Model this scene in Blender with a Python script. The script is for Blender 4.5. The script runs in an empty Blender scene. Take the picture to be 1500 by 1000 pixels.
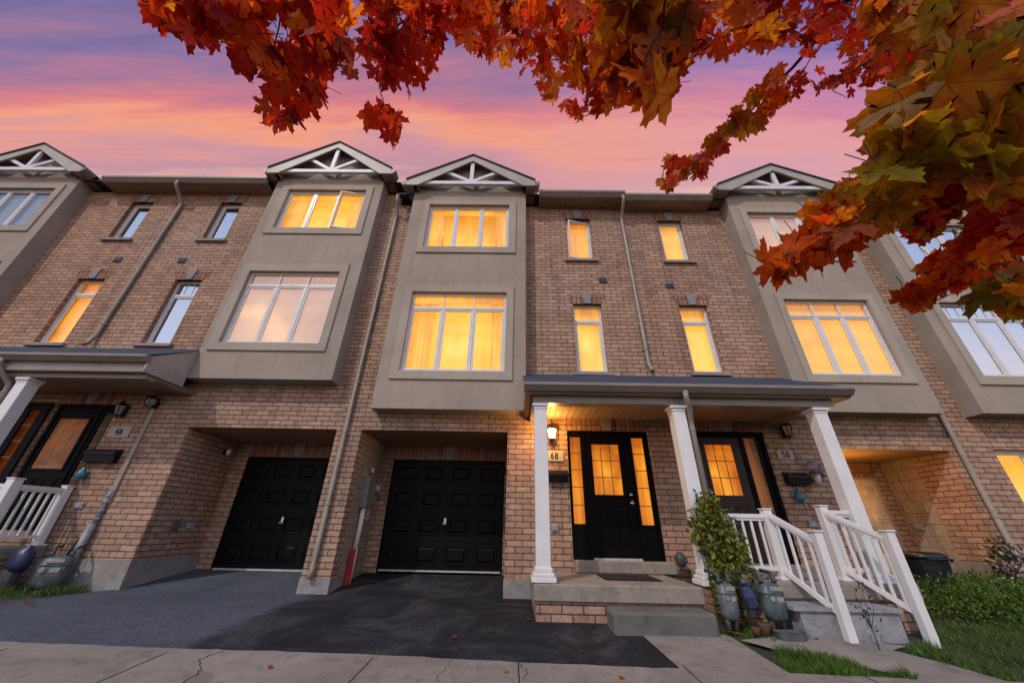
import bpy, math, random
import numpy as np
from mathutils import Vector, Matrix
random.seed(7); rng = np.random.default_rng(7)
S = bpy.context.scene; COL = S.collection
R = math.radians

# ---------------------------------------------------------------- camera
CM = np.array([[0.99982408, 0.0053594, 0.0179744], [-0.01348879, -0.46042471, 0.88759627], [-0.01303284, 0.88768258, 0.46027142]])
FPX = 523.2336
cd = bpy.data.cameras.new('camera'); cam = bpy.data.objects.new('camera', cd); COL.objects.link(cam)
cd.sensor_width = 36; cd.lens = 36 * FPX / 1500; cd.clip_start = 0.05; cd.clip_end = 2000
rt, up, fw = Vector(CM[0]), Vector(CM[1]), Vector(CM[2])
cam.matrix_world = Matrix(((rt.x, up.x, -fw.x, 0), (rt.y, up.y, -fw.y, 0), (rt.z, up.z, -fw.z, 0), (0, 0, 0, 1)))
S.camera = cam

# ---------------------------------------------------------------- sky
SUN_EL, SUN_DIR = 43, Vector((0.22, 0.30, -0.36))
w = bpy.data.worlds.new('World'); S.world = w; w.use_nodes = True
nt = w.node_tree; N = nt.nodes; L = nt.links
N.clear()
def mth(nt, op, a, b=None, clamp=False):
    n = nt.nodes.new('ShaderNodeMath'); n.operation = op; n.use_clamp = clamp
    for i, v in enumerate((a, b)):
        if v is None: continue
        if isinstance(v, (int, float)): n.inputs[i].default_value = v
        else: nt.links.new(v, n.inputs[i])
    return n.outputs[0]
def srgb(r, g, b):
    f = lambda c: (c / 255 / 12.92) if c / 255 <= 0.04045 else ((c / 255 + 0.055) / 1.055) ** 2.4
    return (f(r), f(g), f(b), 1)
tc = N.new('ShaderNodeTexCoord'); sp = N.new('ShaderNodeSeparateXYZ'); L.new(tc.outputs['Generated'], sp.inputs[0])
X_, Y_, Z_ = sp.outputs
ang = mth(nt, 'DIVIDE', mth(nt, 'ARCTAN2', Z_, Y_), math.pi)              # 0 = horizon behind the houses, 1 = horizon behind the viewer
side = mth(nt, 'ARCSINE', X_)
cb = N.new('ShaderNodeCombineXYZ'); L.new(mth(nt, 'MULTIPLY', side, 1.0), cb.inputs[0]); L.new(mth(nt, 'MULTIPLY', ang, 16.0), cb.inputs[1])
n1 = N.new('ShaderNodeTexNoise'); n1.inputs['Scale'].default_value = 1.7; n1.inputs['Detail'].default_value = 6; n1.inputs['Roughness'].default_value = 0.5; n1.inputs['Distortion'].default_value = 0.5
L.new(cb.outputs[0], n1.inputs['Vector'])
jit = mth(nt, 'MULTIPLY', mth(nt, 'SUBTRACT', n1.outputs[0], 0.5), 0.075)
cb3 = N.new('ShaderNodeCombineXYZ'); L.new(mth(nt, 'MULTIPLY', side, 2.2), cb3.inputs[0]); L.new(mth(nt, 'MULTIPLY', ang, 42.0), cb3.inputs[1])
n3 = N.new('ShaderNodeTexNoise'); n3.inputs['Scale'].default_value = 2.2; n3.inputs['Detail'].default_value = 8; n3.inputs['Roughness'].default_value = 0.62; n3.inputs['Distortion'].default_value = 0.8; L.new(cb3.outputs[0], n3.inputs['Vector'])
jit = mth(nt, 'ADD', jit, mth(nt, 'MULTIPLY', mth(nt, 'SUBTRACT', n3.outputs[0], 0.5), 0.050))
tilt = mth(nt, 'MULTIPLY', side, 0.012)
a2 = mth(nt, 'ADD', mth(nt, 'ADD', ang, jit), tilt)
cr = N.new('ShaderNodeValToRGB'); L.new(a2, cr.inputs[0])
stops = [(0.0, (225, 150, 120)), (0.255, (230, 184, 170)), (0.272, (226, 170, 162)), (0.286, (194, 146, 160)), (0.300, (214, 150, 155)), (0.318, (244, 160, 128)), (0.334, (220, 128, 132)),
         (0.352, (176, 120, 148)), (0.372, (140, 115, 158)), (0.395, (108, 100, 154)), (0.5, (100, 106, 165)), (0.62, (122, 148, 200)), (0.8, (172, 188, 224)), (1.0, (240, 220, 206))]
el = cr.color_ramp.elements
while len(el) < len(stops): el.new(0.5)
for e, (p, c) in zip(el, stops): e.position = p; e.color = srgb(*c)
cr2 = N.new('ShaderNodeValToRGB'); L.new(a2, cr2.inputs[0])
stops2 = [(0.0, (225, 160, 140)), (0.262, (236, 196, 178)), (0.285, (228, 176, 170)), (0.305, (212, 158, 172)), (0.325, (228, 158, 160)), (0.343, (214, 136, 158)), (0.362, (176, 128, 172)), (0.39, (122, 112, 176)), (0.5, (96, 104, 168)), (0.62, (122, 148, 200)), (0.8, (172, 188, 224)), (1.0, (240, 220, 206))]
el = cr2.color_ramp.elements
while len(el) < len(stops2): el.new(0.5)
for e, (p, c) in zip(el, stops2): e.position = p; e.color = srgb(*c)
mxs = N.new('ShaderNodeMixRGB'); L.new(mth(nt, 'ADD', mth(nt, 'MULTIPLY', side, 1.6), 0.12, True), mxs.inputs[0]); L.new(cr.outputs[0], mxs.inputs[1]); L.new(cr2.outputs[0], mxs.inputs[2])
bg = N.new('ShaderNodeBackground'); L.new(mxs.outputs[0], bg.inputs[0]); L.new(mth(nt, 'ADD', mth(nt, 'MULTIPLY', mth(nt, 'MULTIPLY', mth(nt, 'SUBTRACT', ang, 0.45), 2.2, True), 0.6), 1.0), bg.inputs[1])
sk = N.new('ShaderNodeTexSky'); sk.sky_type = 'NISHITA'; sk.sun_disc = False; sk.sun_elevation = R(SUN_EL); sk.sun_rotation = math.atan2(-SUN_DIR.x, -SUN_DIR.y)
bg2 = N.new('ShaderNodeBackground'); L.new(sk.outputs[0], bg2.inputs[0]); bg2.inputs[1].default_value = 0.004
ad = N.new('ShaderNodeAddShader'); L.new(bg.outputs[0], ad.inputs[0]); L.new(bg2.outputs[0], ad.inputs[1])
wo = N.new('ShaderNodeOutputWorld'); L.new(ad.outputs[0], wo.inputs[0])

sd = bpy.data.lights.new('sun', 'SUN'); sd.energy = 1.9; sd.angle = R(1.2); sd.color = (1.0, 0.88, 0.76)
sun = bpy.data.objects.new('sun', sd); COL.objects.link(sun); sun.location = (-3, -4, 6)
sun.rotation_euler = SUN_DIR.to_track_quat('-Z', 'Y').to_euler()

S.view_settings.view_transform = 'Standard'; S.view_settings.look = 'None'; S.view_settings.exposure = 0; S.view_settings.gamma = 1
S.render.engine = 'CYCLES'; S.cycles.max_bounces = 7; S.cycles.transparent_max_bounces = 12; S.cycles.use_denoising = True
S.cycles.caustics_reflective = False; S.cycles.caustics_refractive = False; S.cycles.sample_clamp_indirect = 4

# ---------------------------------------------------------------- survey helpers
def ray(px, py):
    c = np.array([(px - 750) / FPX, (500 - py) / FPX, 1.0]); return CM.T @ c
def at(px, py, Y):
    d = ray(px, py); return Vector(d * Y / d[1])
def atd(px, py, dist):
    d = ray(px, py); return Vector(d / np.linalg.norm(d) * dist)
GY = [-60, 0, 2.5, 4.2, 5.5, 7, 8.45, 60]; GZ = [-1.45, -1.25, -1.2, -1.12, -1.045, -1.02, -0.87, -0.87]
def gz(y): return float(np.interp(y, GY, GZ))

# ---------------------------------------------------------------- materials
class Mt:
    def __init__(s, name, base=(0.5, 0.5, 0.5), rough=0.7, metal=0.0, spec=0.5):
        s.m = bpy.data.materials.new(name); s.m.use_nodes = True; s.t = s.m.node_tree; s.n = s.t.nodes; s.l = s.t.links
        s.b = s.n['Principled BSDF']; s.b.inputs['Base Color'].default_value = (*base, 1); s.b.inputs['Roughness'].default_value = rough
        s.b.inputs['Metallic'].default_value = metal; s.b.inputs['Specular IOR Level'].default_value = spec
        s.out = s.n['Material Output']
    def coord(s, kind='Object'):
        return s.n.new('ShaderNodeTexCoord').outputs[kind]
    def pos(s): return s.n.new('ShaderNodeNewGeometry').outputs['Position']
    def noise(s, v, scale, detail=4, rough=0.55, dist=0):
        n = s.n.new('ShaderNodeTexNoise'); n.inputs['Scale'].default_value = scale; n.inputs['Detail'].default_value = detail
        n.inputs['Roughness'].default_value = rough; n.inputs['Distortion'].default_value = dist
        if v is not None: s.l.new(v, n.inputs['Vector'])
        return n.outputs[0]
    def ramp(s, f, stops):
        r = s.n.new('ShaderNodeValToRGB'); s.l.new(f, r.inputs[0]); e = r.color_ramp.elements
        while len(e) < len(stops): e.new(0.5)
        for x, (p, c) in zip(e, stops): x.position = p; x.color = (*c, 1) if len(c) == 3 else c
        return r.outputs[0]
    def mix(s, f, a, b, mode='MIX'):
        n = s.n.new('ShaderNodeMixRGB'); n.blend_type = mode
        for i, v in enumerate((f, a, b)):
            if isinstance(v, (int, float)): n.inputs[i].default_value = v
            elif isinstance(v, tuple): n.inputs[i].default_value = (*v, 1) if len(v) == 3 else v
            else: s.l.new(v, n.inputs[i])
        return n.outputs[0]
    def bump(s, h, st=0.3, d=0.01, prev=None):
        n = s.n.new('ShaderNodeBump'); n.inputs['Strength'].default_value = st; n.inputs['Distance'].default_value = d
        s.l.new(h, n.inputs['Height'])
        if prev: s.l.new(prev, n.inputs['Normal'])
        s.l.new(n.outputs[0], s.b.inputs['Normal']); return n.outputs[0]
    def col(s, c): s.l.new(c, s.b.inputs['Base Color'])
    def math(s, op, a, b=None, clamp=False): return mth(s.t, op, a, b, clamp)
    def xyz(s, v):
        n = s.n.new('ShaderNodeSeparateXYZ'); s.l.new(v, n.inputs[0]); return n.outputs
    def comb(s, x, y, z=0.0):
        n = s.n.new('ShaderNodeCombineXYZ')
        for i, v in enumerate((x, y, z)):
            if isinstance(v, (int, float)): n.inputs[i].default_value = v
            else: s.l.new(v, n.inputs[i])
        return n.outputs[0]

def paint(name, base, rough=0.5, var=0.12, scale=6, metal=0.0, bump=0.04, spec=0.5):
    m = Mt(name, base, rough, metal, spec); v = m.pos()
    f = m.noise(v, scale, 5, 0.6); g = m.noise(v, scale * 12, 3)
    d = tuple(c * (1 - var * 2.2) for c in base)
    m.col(m.mix(m.math('MULTIPLY', m.ramp(f, [(0.35, (1, 1, 1)), (0.7, (0, 0, 0))]), 1.0), d, base))
    m.bump(g, bump, 0.005)
    return m.m

def brick_mat(name, turn=False, bw=0.275, rh=0.0952, c1=(0.45, 0.303, 0.218), c2=(0.33, 0.210, 0.146), mortar=(0.085, 0.060, 0.047), ms=0.0078, blk=False):  # default mortar tone is darkened to carry the shade of raked joints
    m = Mt(name, rough=0.88, spec=0.25); p = m.pos(); x, y, z = m.xyz(p)
    h = m.math('ADD', x, y)
    wob = m.noise(p, 5, 2); wob = m.math('MULTIPLY', m.math('SUBTRACT', wob, 0.5), 0.010)
    z2 = m.math('ADD', z, wob)
    v = m.comb(z2, h) if turn else m.comb(h, m.math('ADD', z2, 0.012))
    b = m.n.new('ShaderNodeTexBrick'); m.l.new(v, b.inputs['Vector'])
    b.offset = 0.0 if turn else 0.5; b.inputs['Scale'].default_value = 1
    b.inputs['Brick Width'].default_value = 0.6 if turn else bw; b.inputs['Row Height'].default_value = rh
    b.inputs['Mortar Size'].default_value = ms; b.inputs['Mortar Smooth'].default_value = 0.25; b.inputs['Bias'].default_value = 0.0
    b.inputs['Color1'].default_value = (*c1, 1); b.inputs['Color2'].default_value = (*c2, 1); b.inputs['Mortar'].default_value = (*mortar, 1)
    # coarse weathering, fine grit and a flecked face on each brick
    big = m.noise(p, 0.7, 5, 0.6); fine = m.noise(p, 55, 4, 0.7); mid = m.noise(p, 14, 4, 0.65)
    c = m.mix(0.85, b.outputs['Color'], m.ramp(mid, [(0.25, (0.70, 0.64, 0.62)), (0.5, (1, 1, 1)), (0.78, (1.25, 1.27, 1.3))]), 'MULTIPLY')
    c = m.mix(0.8, c, m.ramp(fine, [(0.3, (0.62, 0.60, 0.60)), (0.52, (1, 1, 1)), (0.7, (1.28, 1.28, 1.26))]), 'MULTIPLY')
    c = m.mix(0.9, c, m.ramp(big, [(0.3, (0.80, 0.78, 0.80)), (0.65, (1.08, 1.06, 1.02))]), 'MULTIPLY')
    stk = m.noise(m.comb(m.math('MULTIPLY', h, 3.0), 0.0, m.math('MULTIPLY', z, 0.35)), 1.2, 5, 0.65)
    c = m.mix(0.85, c, m.ramp(stk, [(0.34, (0.66, 0.64, 0.64)), (0.48, (1, 1, 1)), (0.66, (1.10, 1.07, 1.02))]), 'MULTIPLY')
    patch = m.noise(p, 0.35, 3, 0.5); c = m.mix(0.6, c, m.ramp(patch, [(0.4, (1.08, 0.98, 0.90)), (0.6, (0.92, 0.96, 1.04))]), 'MULTIPLY')
    m.col(c)
    inv = m.math('SUBTRACT', 1.0, b.outputs['Fac'])
    hgt = m.math('ADD', inv, m.math('MULTIPLY', fine, 0.35 if not blk else 0.2))
    m.bump(hgt, 0.9, 0.012)
    return m.m

M = {}
M['brick'] = brick_mat('brick')
M['soldier'] = brick_mat('soldier brick', True, c1=(0.38, 0.215, 0.15), c2=(0.26, 0.135, 0.09))
M['block'] = brick_mat('concrete block', False, 0.42, 0.205, (0.34, 0.30, 0.24), (0.30, 0.26, 0.205), (0.22, 0.19, 0.16), 0.007, True)
def stucco(name, base):
    m = Mt(name, base, 0.9, 0, 0.2); v = m.pos(); x, y, z = m.xyz(v)
    f = m.noise(v, 1.1, 6, 0.6); st = m.noise(m.comb(m.math('MULTIPLY', x, 5), y, m.math('MULTIPLY', z, 0.5)), 1.6, 5, 0.6)
    c = m.mix(1.0, m.ramp(f, [(0.3, tuple(q * 0.84 for q in base)), (0.7, tuple(q * 1.06 for q in base))]), m.ramp(st, [(0.3, (0.95, 0.95, 0.95)), (0.6, (1.02, 1.02, 1.02))]), 'MULTIPLY')
    g = m.noise(v, 45, 4, 0.75); c = m.mix(0.6, c, m.ramp(g, [(0.3, (0.8, 0.8, 0.8)), (0.7, (1.15, 1.15, 1.15))]), 'MULTIPLY')
    drt = m.noise(m.comb(m.math('MULTIPLY', x, 9), 0.0, m.math('MULTIPLY', z, 0.8)), 1.0, 6, 0.7, 0.3)
    c = m.mix(0.8, c, m.ramp(drt, [(0.30, (0.80, 0.78, 0.76)), (0.42, (1, 1, 1))]), 'MULTIPLY')
    m.col(c); m.bump(g, 0.5, 0.006); return m.m
M['stucco'] = stucco('stucco', (0.345, 0.292, 0.238))
M['stucco_trim'] = stucco('stucco trim', (0.385, 0.335, 0.27))
M['white'] = paint('white paint', (0.72, 0.71, 0.70), 0.42, 0.05, 3)
M['pvc'] = paint('white vinyl', (0.70, 0.68, 0.66), 0.35, 0.06, 5)
M['truss'] = paint('truss paint', (0.66, 0.66, 0.68), 0.5, 0.08, 4)
M['fascia'] = paint('fascia', (0.40, 0.36, 0.30), 0.5, 0.1, 3)
M['gutter'] = paint('gutter metal', (0.245, 0.205, 0.165), 0.42, 0.12, 3)
M['downpipe'] = paint('downpipe metal', (0.30, 0.26, 0.215), 0.42, 0.15, 3)
M['black'] = paint('black paint', (0.0035, 0.0032, 0.0035), 0.5, 0.1, 8, 0, 0.06, spec=0.07)
M['garage_black'] = paint('black garage door', (0.0028, 0.0028, 0.0036), 0.5, 0.1, 8, 0, 0.15, spec=0.12)
M['blackmetal'] = paint('black metal', (0.008, 0.008, 0.010), 0.45, 0.1, 10, spec=0.2)
M['darkbrown'] = paint('dark brown paint', (0.020, 0.011, 0.008), 0.4, 0.1, 8, spec=0.3)
M['shingle'] = None
m = Mt('shingles', (0.03, 0.034, 0.045), 0.85); p = m.pos(); b = m.n.new('ShaderNodeTexBrick'); x, y, z = m.xyz(p)
m.l.new(m.comb(m.math('ADD', x, 0.0), m.math('ADD', y, z)), b.inputs['Vector']); b.inputs['Scale'].default_value = 1; b.inputs['Brick Width'].default_value = 0.3; b.inputs['Row Height'].default_value = 0.16
b.inputs['Mortar Size'].default_value = 0.008; b.inputs['Color1'].default_value = (0.024, 0.036, 0.066, 1); b.inputs['Color2'].default_value = (0.034, 0.046, 0.078, 1); b.inputs['Mortar'].default_value = (0.012, 0.013, 0.016, 1)
m.col(m.mix(0.7, b.outputs[0], m.ramp(m.noise(p, 90, 3), [(0.3, (0.6, 0.6, 0.6)), (0.7, (1.4, 1.4, 1.4))]), 'MULTIPLY')); m.bump(m.noise(p, 90, 3), 0.5, 0.006); M['shingle'] = m.m
def soffit(name, base, along='y'):
    m = Mt(name, base, 0.55); p = m.pos(); x, y, z = m.xyz(p)
    a = x if along == 'y' else y
    fr = m.math('FRACT', m.math('MULTIPLY', a, 8.0))
    g = m.ramp(fr, [(0.0, (0, 0, 0)), (0.10, (1, 1, 1)), (0.9, (1, 1, 1)), (1.0, (0.1, 0.1, 0.1))])
    c = m.mix(1.0, m.mix(m.noise(p, 3, 4), tuple(q * 0.82 for q in base), tuple(q * 1.12 for q in base)), m.ramp(fr, [(0.0, (0.35, 0.35, 0.35)), (0.12, (1, 1, 1)), (0.92, (1, 1, 1)), (1.0, (0.4, 0.4, 0.4))]), 'MULTIPLY')
    m.col(c); m.bump(g, 0.8, 0.008); return m.m
M['soffit'] = soffit('soffit panels', (0.33, 0.215, 0.125))  # base colour holds the warm window light on the panels
M['soffit_x'] = soffit('gable soffit panels', (0.34, 0.20, 0.10), 'x')
def concrete(name, base, sc=1.0, stain=0.5, rough=0.85):
    m = Mt(name, base, rough, 0, 0.3); p = m.pos()
    f = m.noise(p, 1.3 * sc, 7, 0.65, 0.3); g = m.noise(p, 60, 5, 0.7); s2 = m.noise(p, 6 * sc, 6, 0.7, 0.6)
    c = m.ramp(f, [(0.3, tuple(q * (1 - 0.4 * stain) for q in base)), (0.62, base), (0.8, tuple(q * 1.15 for q in base))])
    c = m.mix(0.8, c, m.ramp(s2, [(0.32, (0.62, 0.61, 0.6)), (0.5, (1, 1, 1)), (0.75, (1.1, 1.1, 1.1))]), 'MULTIPLY')
    c = m.mix(0.6, c, m.ramp(g, [(0.3, (0.7, 0.7, 0.7)), (0.7, (1.25, 1.25, 1.25))]), 'MULTIPLY')
    m.col(c); m.bump(g, 0.45, 0.006); return m.m
M['slab'] = concrete('porch concrete', (0.30, 0.265, 0.225), 1.5, 0.8)
M['step'] = concrete('worn step concrete', (0.155, 0.145, 0.135), 1.5, 0.9)
M['bluestep'] = concrete('smooth grey step concrete', (0.32, 0.32, 0.345), 1.2, 0.6)
M['foundation'] = concrete('foundation concrete', (0.30, 0.285, 0.27), 1.2, 0.9)
M['stone'] = concrete('cut stone', (0.30, 0.26, 0.23), 3, 0.6)
M['keystone'] = concrete('grey keystone', (0.25, 0.25, 0.26), 5, 0.6)
M['walk'] = concrete('walk concrete', (0.285, 0.25, 0.212), 0.8, 0.7)

# asphalt: an older grey half and a newer, darker sealed half with feathered edges
m = Mt('asphalt', (0.05, 0.05, 0.055), 0.9, 0, 0.25); p = m.pos(); x, y, z = m.xyz(p)
g = m.math('ADD', m.math('MULTIPLY', m.noise(p, 32, 4, 0.8), 0.55), m.math('MULTIPLY', m.noise(p, 90, 3, 0.8), 0.45)); st = m.noise(p, 1.1, 7, 0.7, 0.8); s2 = m.noise(p, 4, 6, 0.7, 0.6)
old = m.ramp(st, [(0.3, (0.054, 0.061, 0.075)), (0.6, (0.080, 0.089, 0.108)), (0.8, (0.098, 0.106, 0.122))])
new = m.ramp(st, [(0.38, (0.009, 0.0095, 0.012)), (0.5, (0.018, 0.019, 0.023)), (0.66, (0.050, 0.051, 0.057))])
edge = m.math('ADD', x, m.math('MULTIPLY', m.math('SUBTRACT', s2, 0.5), 0.5))
mask = m.ramp(m.math('MULTIPLY', m.math('ADD', edge, 3.32), 4.0, True), [(0.0, (0, 0, 0)), (1.0, (1, 1, 1))])
c = m.mix(mask, old, new); c = m.mix(0.9, c, m.ramp(g, [(0.32, (0.35, 0.35, 0.35)), (0.5, (0.95, 0.95, 0.95)), (0.66, (2.4, 2.4, 2.4))]), 'MULTIPLY')
m.col(c); m.bump(g, 0.8, 0.01); M['asphalt'] = m.m
m = Mt('soil and turf', (0.05, 0.05, 0.03), 0.95); p = m.pos(); f = m.noise(p, 3, 6, 0.7)
m.col(m.mix(m.noise(p, 40, 4, 0.7), m.ramp(f, [(0.4, (0.028, 0.024, 0.018)), (0.6, (0.022, 0.034, 0.012))]), (0.05, 0.045, 0.03))); m.bump(m.noise(p, 30, 5), 0.8, 0.02); M['soil'] = m.m
M['teal'] = paint('teal painted meter', (0.095, 0.135, 0.145), 0.45, 0.3, 9)
M['greyblue'] = paint('blue grey painted meter', (0.15, 0.175, 0.20), 0.45, 0.25, 9)
M['pipegrey'] = paint('grey pipe', (0.26, 0.27, 0.30), 0.5, 0.2, 9)
M['pipedark'] = paint('dark pipe', (0.06, 0.065, 0.07), 0.5, 0.2, 9)
M['red'] = paint('red paint', (0.45, 0.02, 0.02), 0.5, 0.2, 9)
M['label'] = paint('label plate', (0.42, 0.40, 0.32), 0.5, 0.35, 60)
M['plaque'] = paint('number plaque stone', (0.44, 0.40, 0.35), 0.8, 0.12, 20)
M['silver'] = paint('satin nickel', (0.55, 0.54, 0.52), 0.25, 0.1, 9, 1.0)
M['boxgrey'] = paint('grey metal box', (0.20, 0.20, 0.20), 0.5, 0.15, 9)
M['outlet'] = paint('weathered outlet cover', (0.32, 0.34, 0.36), 0.5, 0.2, 9)
M['wood'] = paint('varnished wood door', (0.82, 0.66, 0.44), 0.5, 0.25, 3)
M['plastic_black'] = paint('black plastic', (0.012, 0.013, 0.017), 0.4, 0.1, 5)
M['terracotta'] = paint('terracotta', (0.13, 0.055, 0.03), 0.7, 0.2, 9)
M['bluebag'] = paint('blue patterned plastic', (0.03, 0.045, 0.12), 0.4, 0.3, 40)
M['turq'] = paint('turquoise glaze', (0.04, 0.20, 0.28), 0.3, 0.2, 20)
M['bark'] = paint('maple bark', (0.035, 0.024, 0.020), 0.9, 0.3, 30, 0, 0.6)
M['stem'] = paint('green brown stem', (0.05, 0.04, 0.02), 0.8, 0.2, 30)
M['steel'] = paint('door sweep metal', (0.5, 0.5, 0.48), 0.4, 0.15, 9)
M['mat'] = paint('rubber door mat', (0.012, 0.012, 0.012), 0.95, 0.2, 60, 0, 0.8)
M['ventgrey'] = paint('grey vent plastic', (0.11, 0.12, 0.135), 0.6, 0.2, 20)
M['blind'] = paint('white blind', (0.62, 0.62, 0.64), 0.6, 0.05, 3)
M['darkroom'] = paint('dark room', (0.02, 0.018, 0.016), 0.9)

def glass(name, refl, tint=(1, 1, 1), rough=0.02):
    m = Mt(name); n = m.n; n.remove(m.b)
    tr = n.new('ShaderNodeBsdfTransparent'); tr.inputs[0].default_value = (*tint, 1)
    gl = n.new('ShaderNodeBsdfGlossy'); gl.inputs['Roughness'].default_value = rough; gl.inputs['Color'].default_value = (1, 1, 1, 1)
    v = m.pos(); bp = n.new('ShaderNodeBump'); bp.inputs['Strength'].default_value = 0.03; bp.inputs['Distance'].default_value = 0.02
    m.l.new(m.noise(v, 2.2, 2), bp.inputs['Height']); m.l.new(bp.outputs[0], gl.inputs['Normal'])
    lw = n.new('ShaderNodeLayerWeight'); lw.inputs['Blend'].default_value = 0.25
    f = m.math('ADD', m.math('MULTIPLY', lw.outputs['Fresnel'], 0.35), refl, True)
    mx = n.new('ShaderNodeMixShader'); m.l.new(f, mx.inputs[0]); m.l.new(tr.outputs[0], mx.inputs[1]); m.l.new(gl.outputs[0], mx.inputs[2])
    m.l.new(mx.outputs[0], m.out.inputs[0]); return m.m
M['glass'] = glass('window glass', 0.02)
M['glass_mid'] = glass('reflective window glass', 0.20)
M['glass_sky'] = glass('sky reflecting glass', 0.62)

def glow(name, stops, strength=1.0, fold=9.0, spotx=None, slats=False, wood=False, diffuse=0.3):
    """a lit curtain, blind or room seen through the glass"""
    m = Mt(name, (0.6, 0.55, 0.45), 0.8); p = m.pos(); x, y, z = m.xyz(p)
    big = m.noise(p, 0.9, 3, 0.5, 0.4)
    fo = m.noise(m.comb(m.math('MULTIPLY', x, fold), 0.0, m.math('MULTIPLY', z, 0.5)), 1.0, 4, 0.6)
    gx_, gy_, gz_ = m.xyz(m.coord('Generated')); oi = m.n.new('ShaderNodeObjectInfo').outputs['Random']
    big = m.noise(m.comb(m.math('ADD', gx_, m.math('MULTIPLY', oi, 9.0)), gz_, oi), 1.6, 3, 0.5, 0.6)
    fo = m.noise(m.comb(m.math('ADD', m.math('MULTIPLY', gx_, fold * 0.6), m.math('MULTIPLY', oi, 20.0)), m.math('MULTIPLY', gz_, 0.9)), 1.0, 5, 0.6, 0.3)
    dx_ = m.math('SUBTRACT', gx_, m.math('ADD', m.math('MULTIPLY', oi, 0.5), 0.25)); dz_ = m.math('SUBTRACT', gz_, 0.38)
    dd = m.math('SQRT', m.math('ADD', m.math('MULTIPLY', dx_, dx_), m.math('MULTIPLY', dz_, dz_)))
    fall = m.math('SUBTRACT', 0.70, m.math('MULTIPLY', dd, 0.62))  # lamp spot and falloff of the room, painted into the emission
    t = m.math('ADD', m.math('ADD', m.math('MULTIPLY', big, 0.40), m.math('MULTIPLY', fo, 0.22)), m.math('MULTIPLY', fall, 0.38))
    c = m.ramp(t, stops)
    c = m.mix(1.0, c, m.ramp(gz_, [(0.0, (1, 1, 1)), (0.86, (1, 1, 1)), (0.90, (0.80, 0.66, 0.5)), (1.0, (0.86, 0.72, 0.55))]), 'MULTIPLY')
    if slats:
        fr = m.math('FRACT', m.math('MULTIPLY', z, 18.0)); c = m.mix(0.8, c, m.ramp(fr, [(0.0, (0.55, 0.5, 0.45)), (0.25, (1, 1, 1)), (0.8, (1.0, 0.97, 0.9)), (1.0, (0.62, 0.55, 0.5))]), 'MULTIPLY')
    m.b.inputs['Base Color'].default_value = (diffuse, diffuse * .8, diffuse * .55, 1)
    m.l.new(c, m.b.inputs['Emission Color']); m.b.inputs['Emission Strength'].default_value = strength
    return m.m
M['glow'] = glow('lit yellow curtain', [(0.34, (0.62, 0.20, 0.008)), (0.45, (0.95, 0.40, 0.012)), (0.56, (1.05, 0.52, 0.03)), (0.70, (1.15, 0.72, 0.14))], 1.0, 11)
M['glow_pale'] = glow('lit pale curtain', [(0.34, (0.70, 0.26, 0.012)), (0.44, (1.0, 0.46, 0.022)), (0.54, (1.1, 0.58, 0.045)), (0.66, (1.2, 0.82, 0.24))], 1.0, 8)
M['glow_drape'] = glow('lit amber drape', [(0.34, (0.55, 0.18, 0.006)), (0.46, (0.86, 0.34, 0.012)), (0.56, (1.0, 0.46, 0.025)), (0.68, (1.05, 0.60, 0.08))], 1.0, 14)
M['glow_amber'] = glow('lit amber room', [(0.34, (0.62, 0.19, 0.006)), (0.5, (0.98, 0.36, 0.012)), (0.66, (1.05, 0.46, 0.03))], 1.0, 3)
M['glow_door'] = glow('lit frosted door glass', [(0.34, (0.40, 0.085, 0.003)), (0.45, (0.72, 0.19, 0.006)), (0.56, (1.0, 0.36, 0.018)), (0.68, (1.1, 0.62, 0.09))], 0.95, 10, diffuse=0.06)
M['glow_dim'] = glow('dim orange door glass', [(0.34, (0.05, 0.016, 0.006)), (0.45, (0.15, 0.04, 0.008)), (0.56, (0.28, 0.075, 0.010)), (0.68, (0.42, 0.16, 0.04))], 0.8, 10, diffuse=0.08)
M['glow_faint'] = glow('faintly lit sidelight glass', [(0.40, (0.012, 0.007, 0.005)), (0.55, (0.05, 0.018, 0.006)), (0.68, (0.30, 0.10, 0.012))], 0.8, 14, diffuse=0.05)
M['glow_blind'] = glow('lit blind', [(0.34, (0.80, 0.36, 0.07)), (0.5, (1.0, 0.48, 0.075)), (0.66, (1.05, 0.62, 0.12))], 0.95, 2, slats=True)
M['glow_blind_pink'] = glow('softly lit pink blind', [(0.36, (0.42, 0.22, 0.13)), (0.5, (0.62, 0.33, 0.15)), (0.62, (0.90, 0.52, 0.20))], 1.1, 2, slats=True)
m = Mt('lamp glass', (1, 0.8, 0.5), 0.3); m.b.inputs['Emission Color'].default_value = (1, 0.62, 0.22, 1); m.b.inputs['Emission Strength'].default_value = 7; M['lampglass'] = m.m
m = Mt('unlit lantern glass', (0.22, 0.20, 0.18), 0.2); M['lantern_glass'] = m.m
M['lensglass'] = paint('frosted lamp glass', (0.30, 0.31, 0.32), 0.25)

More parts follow.
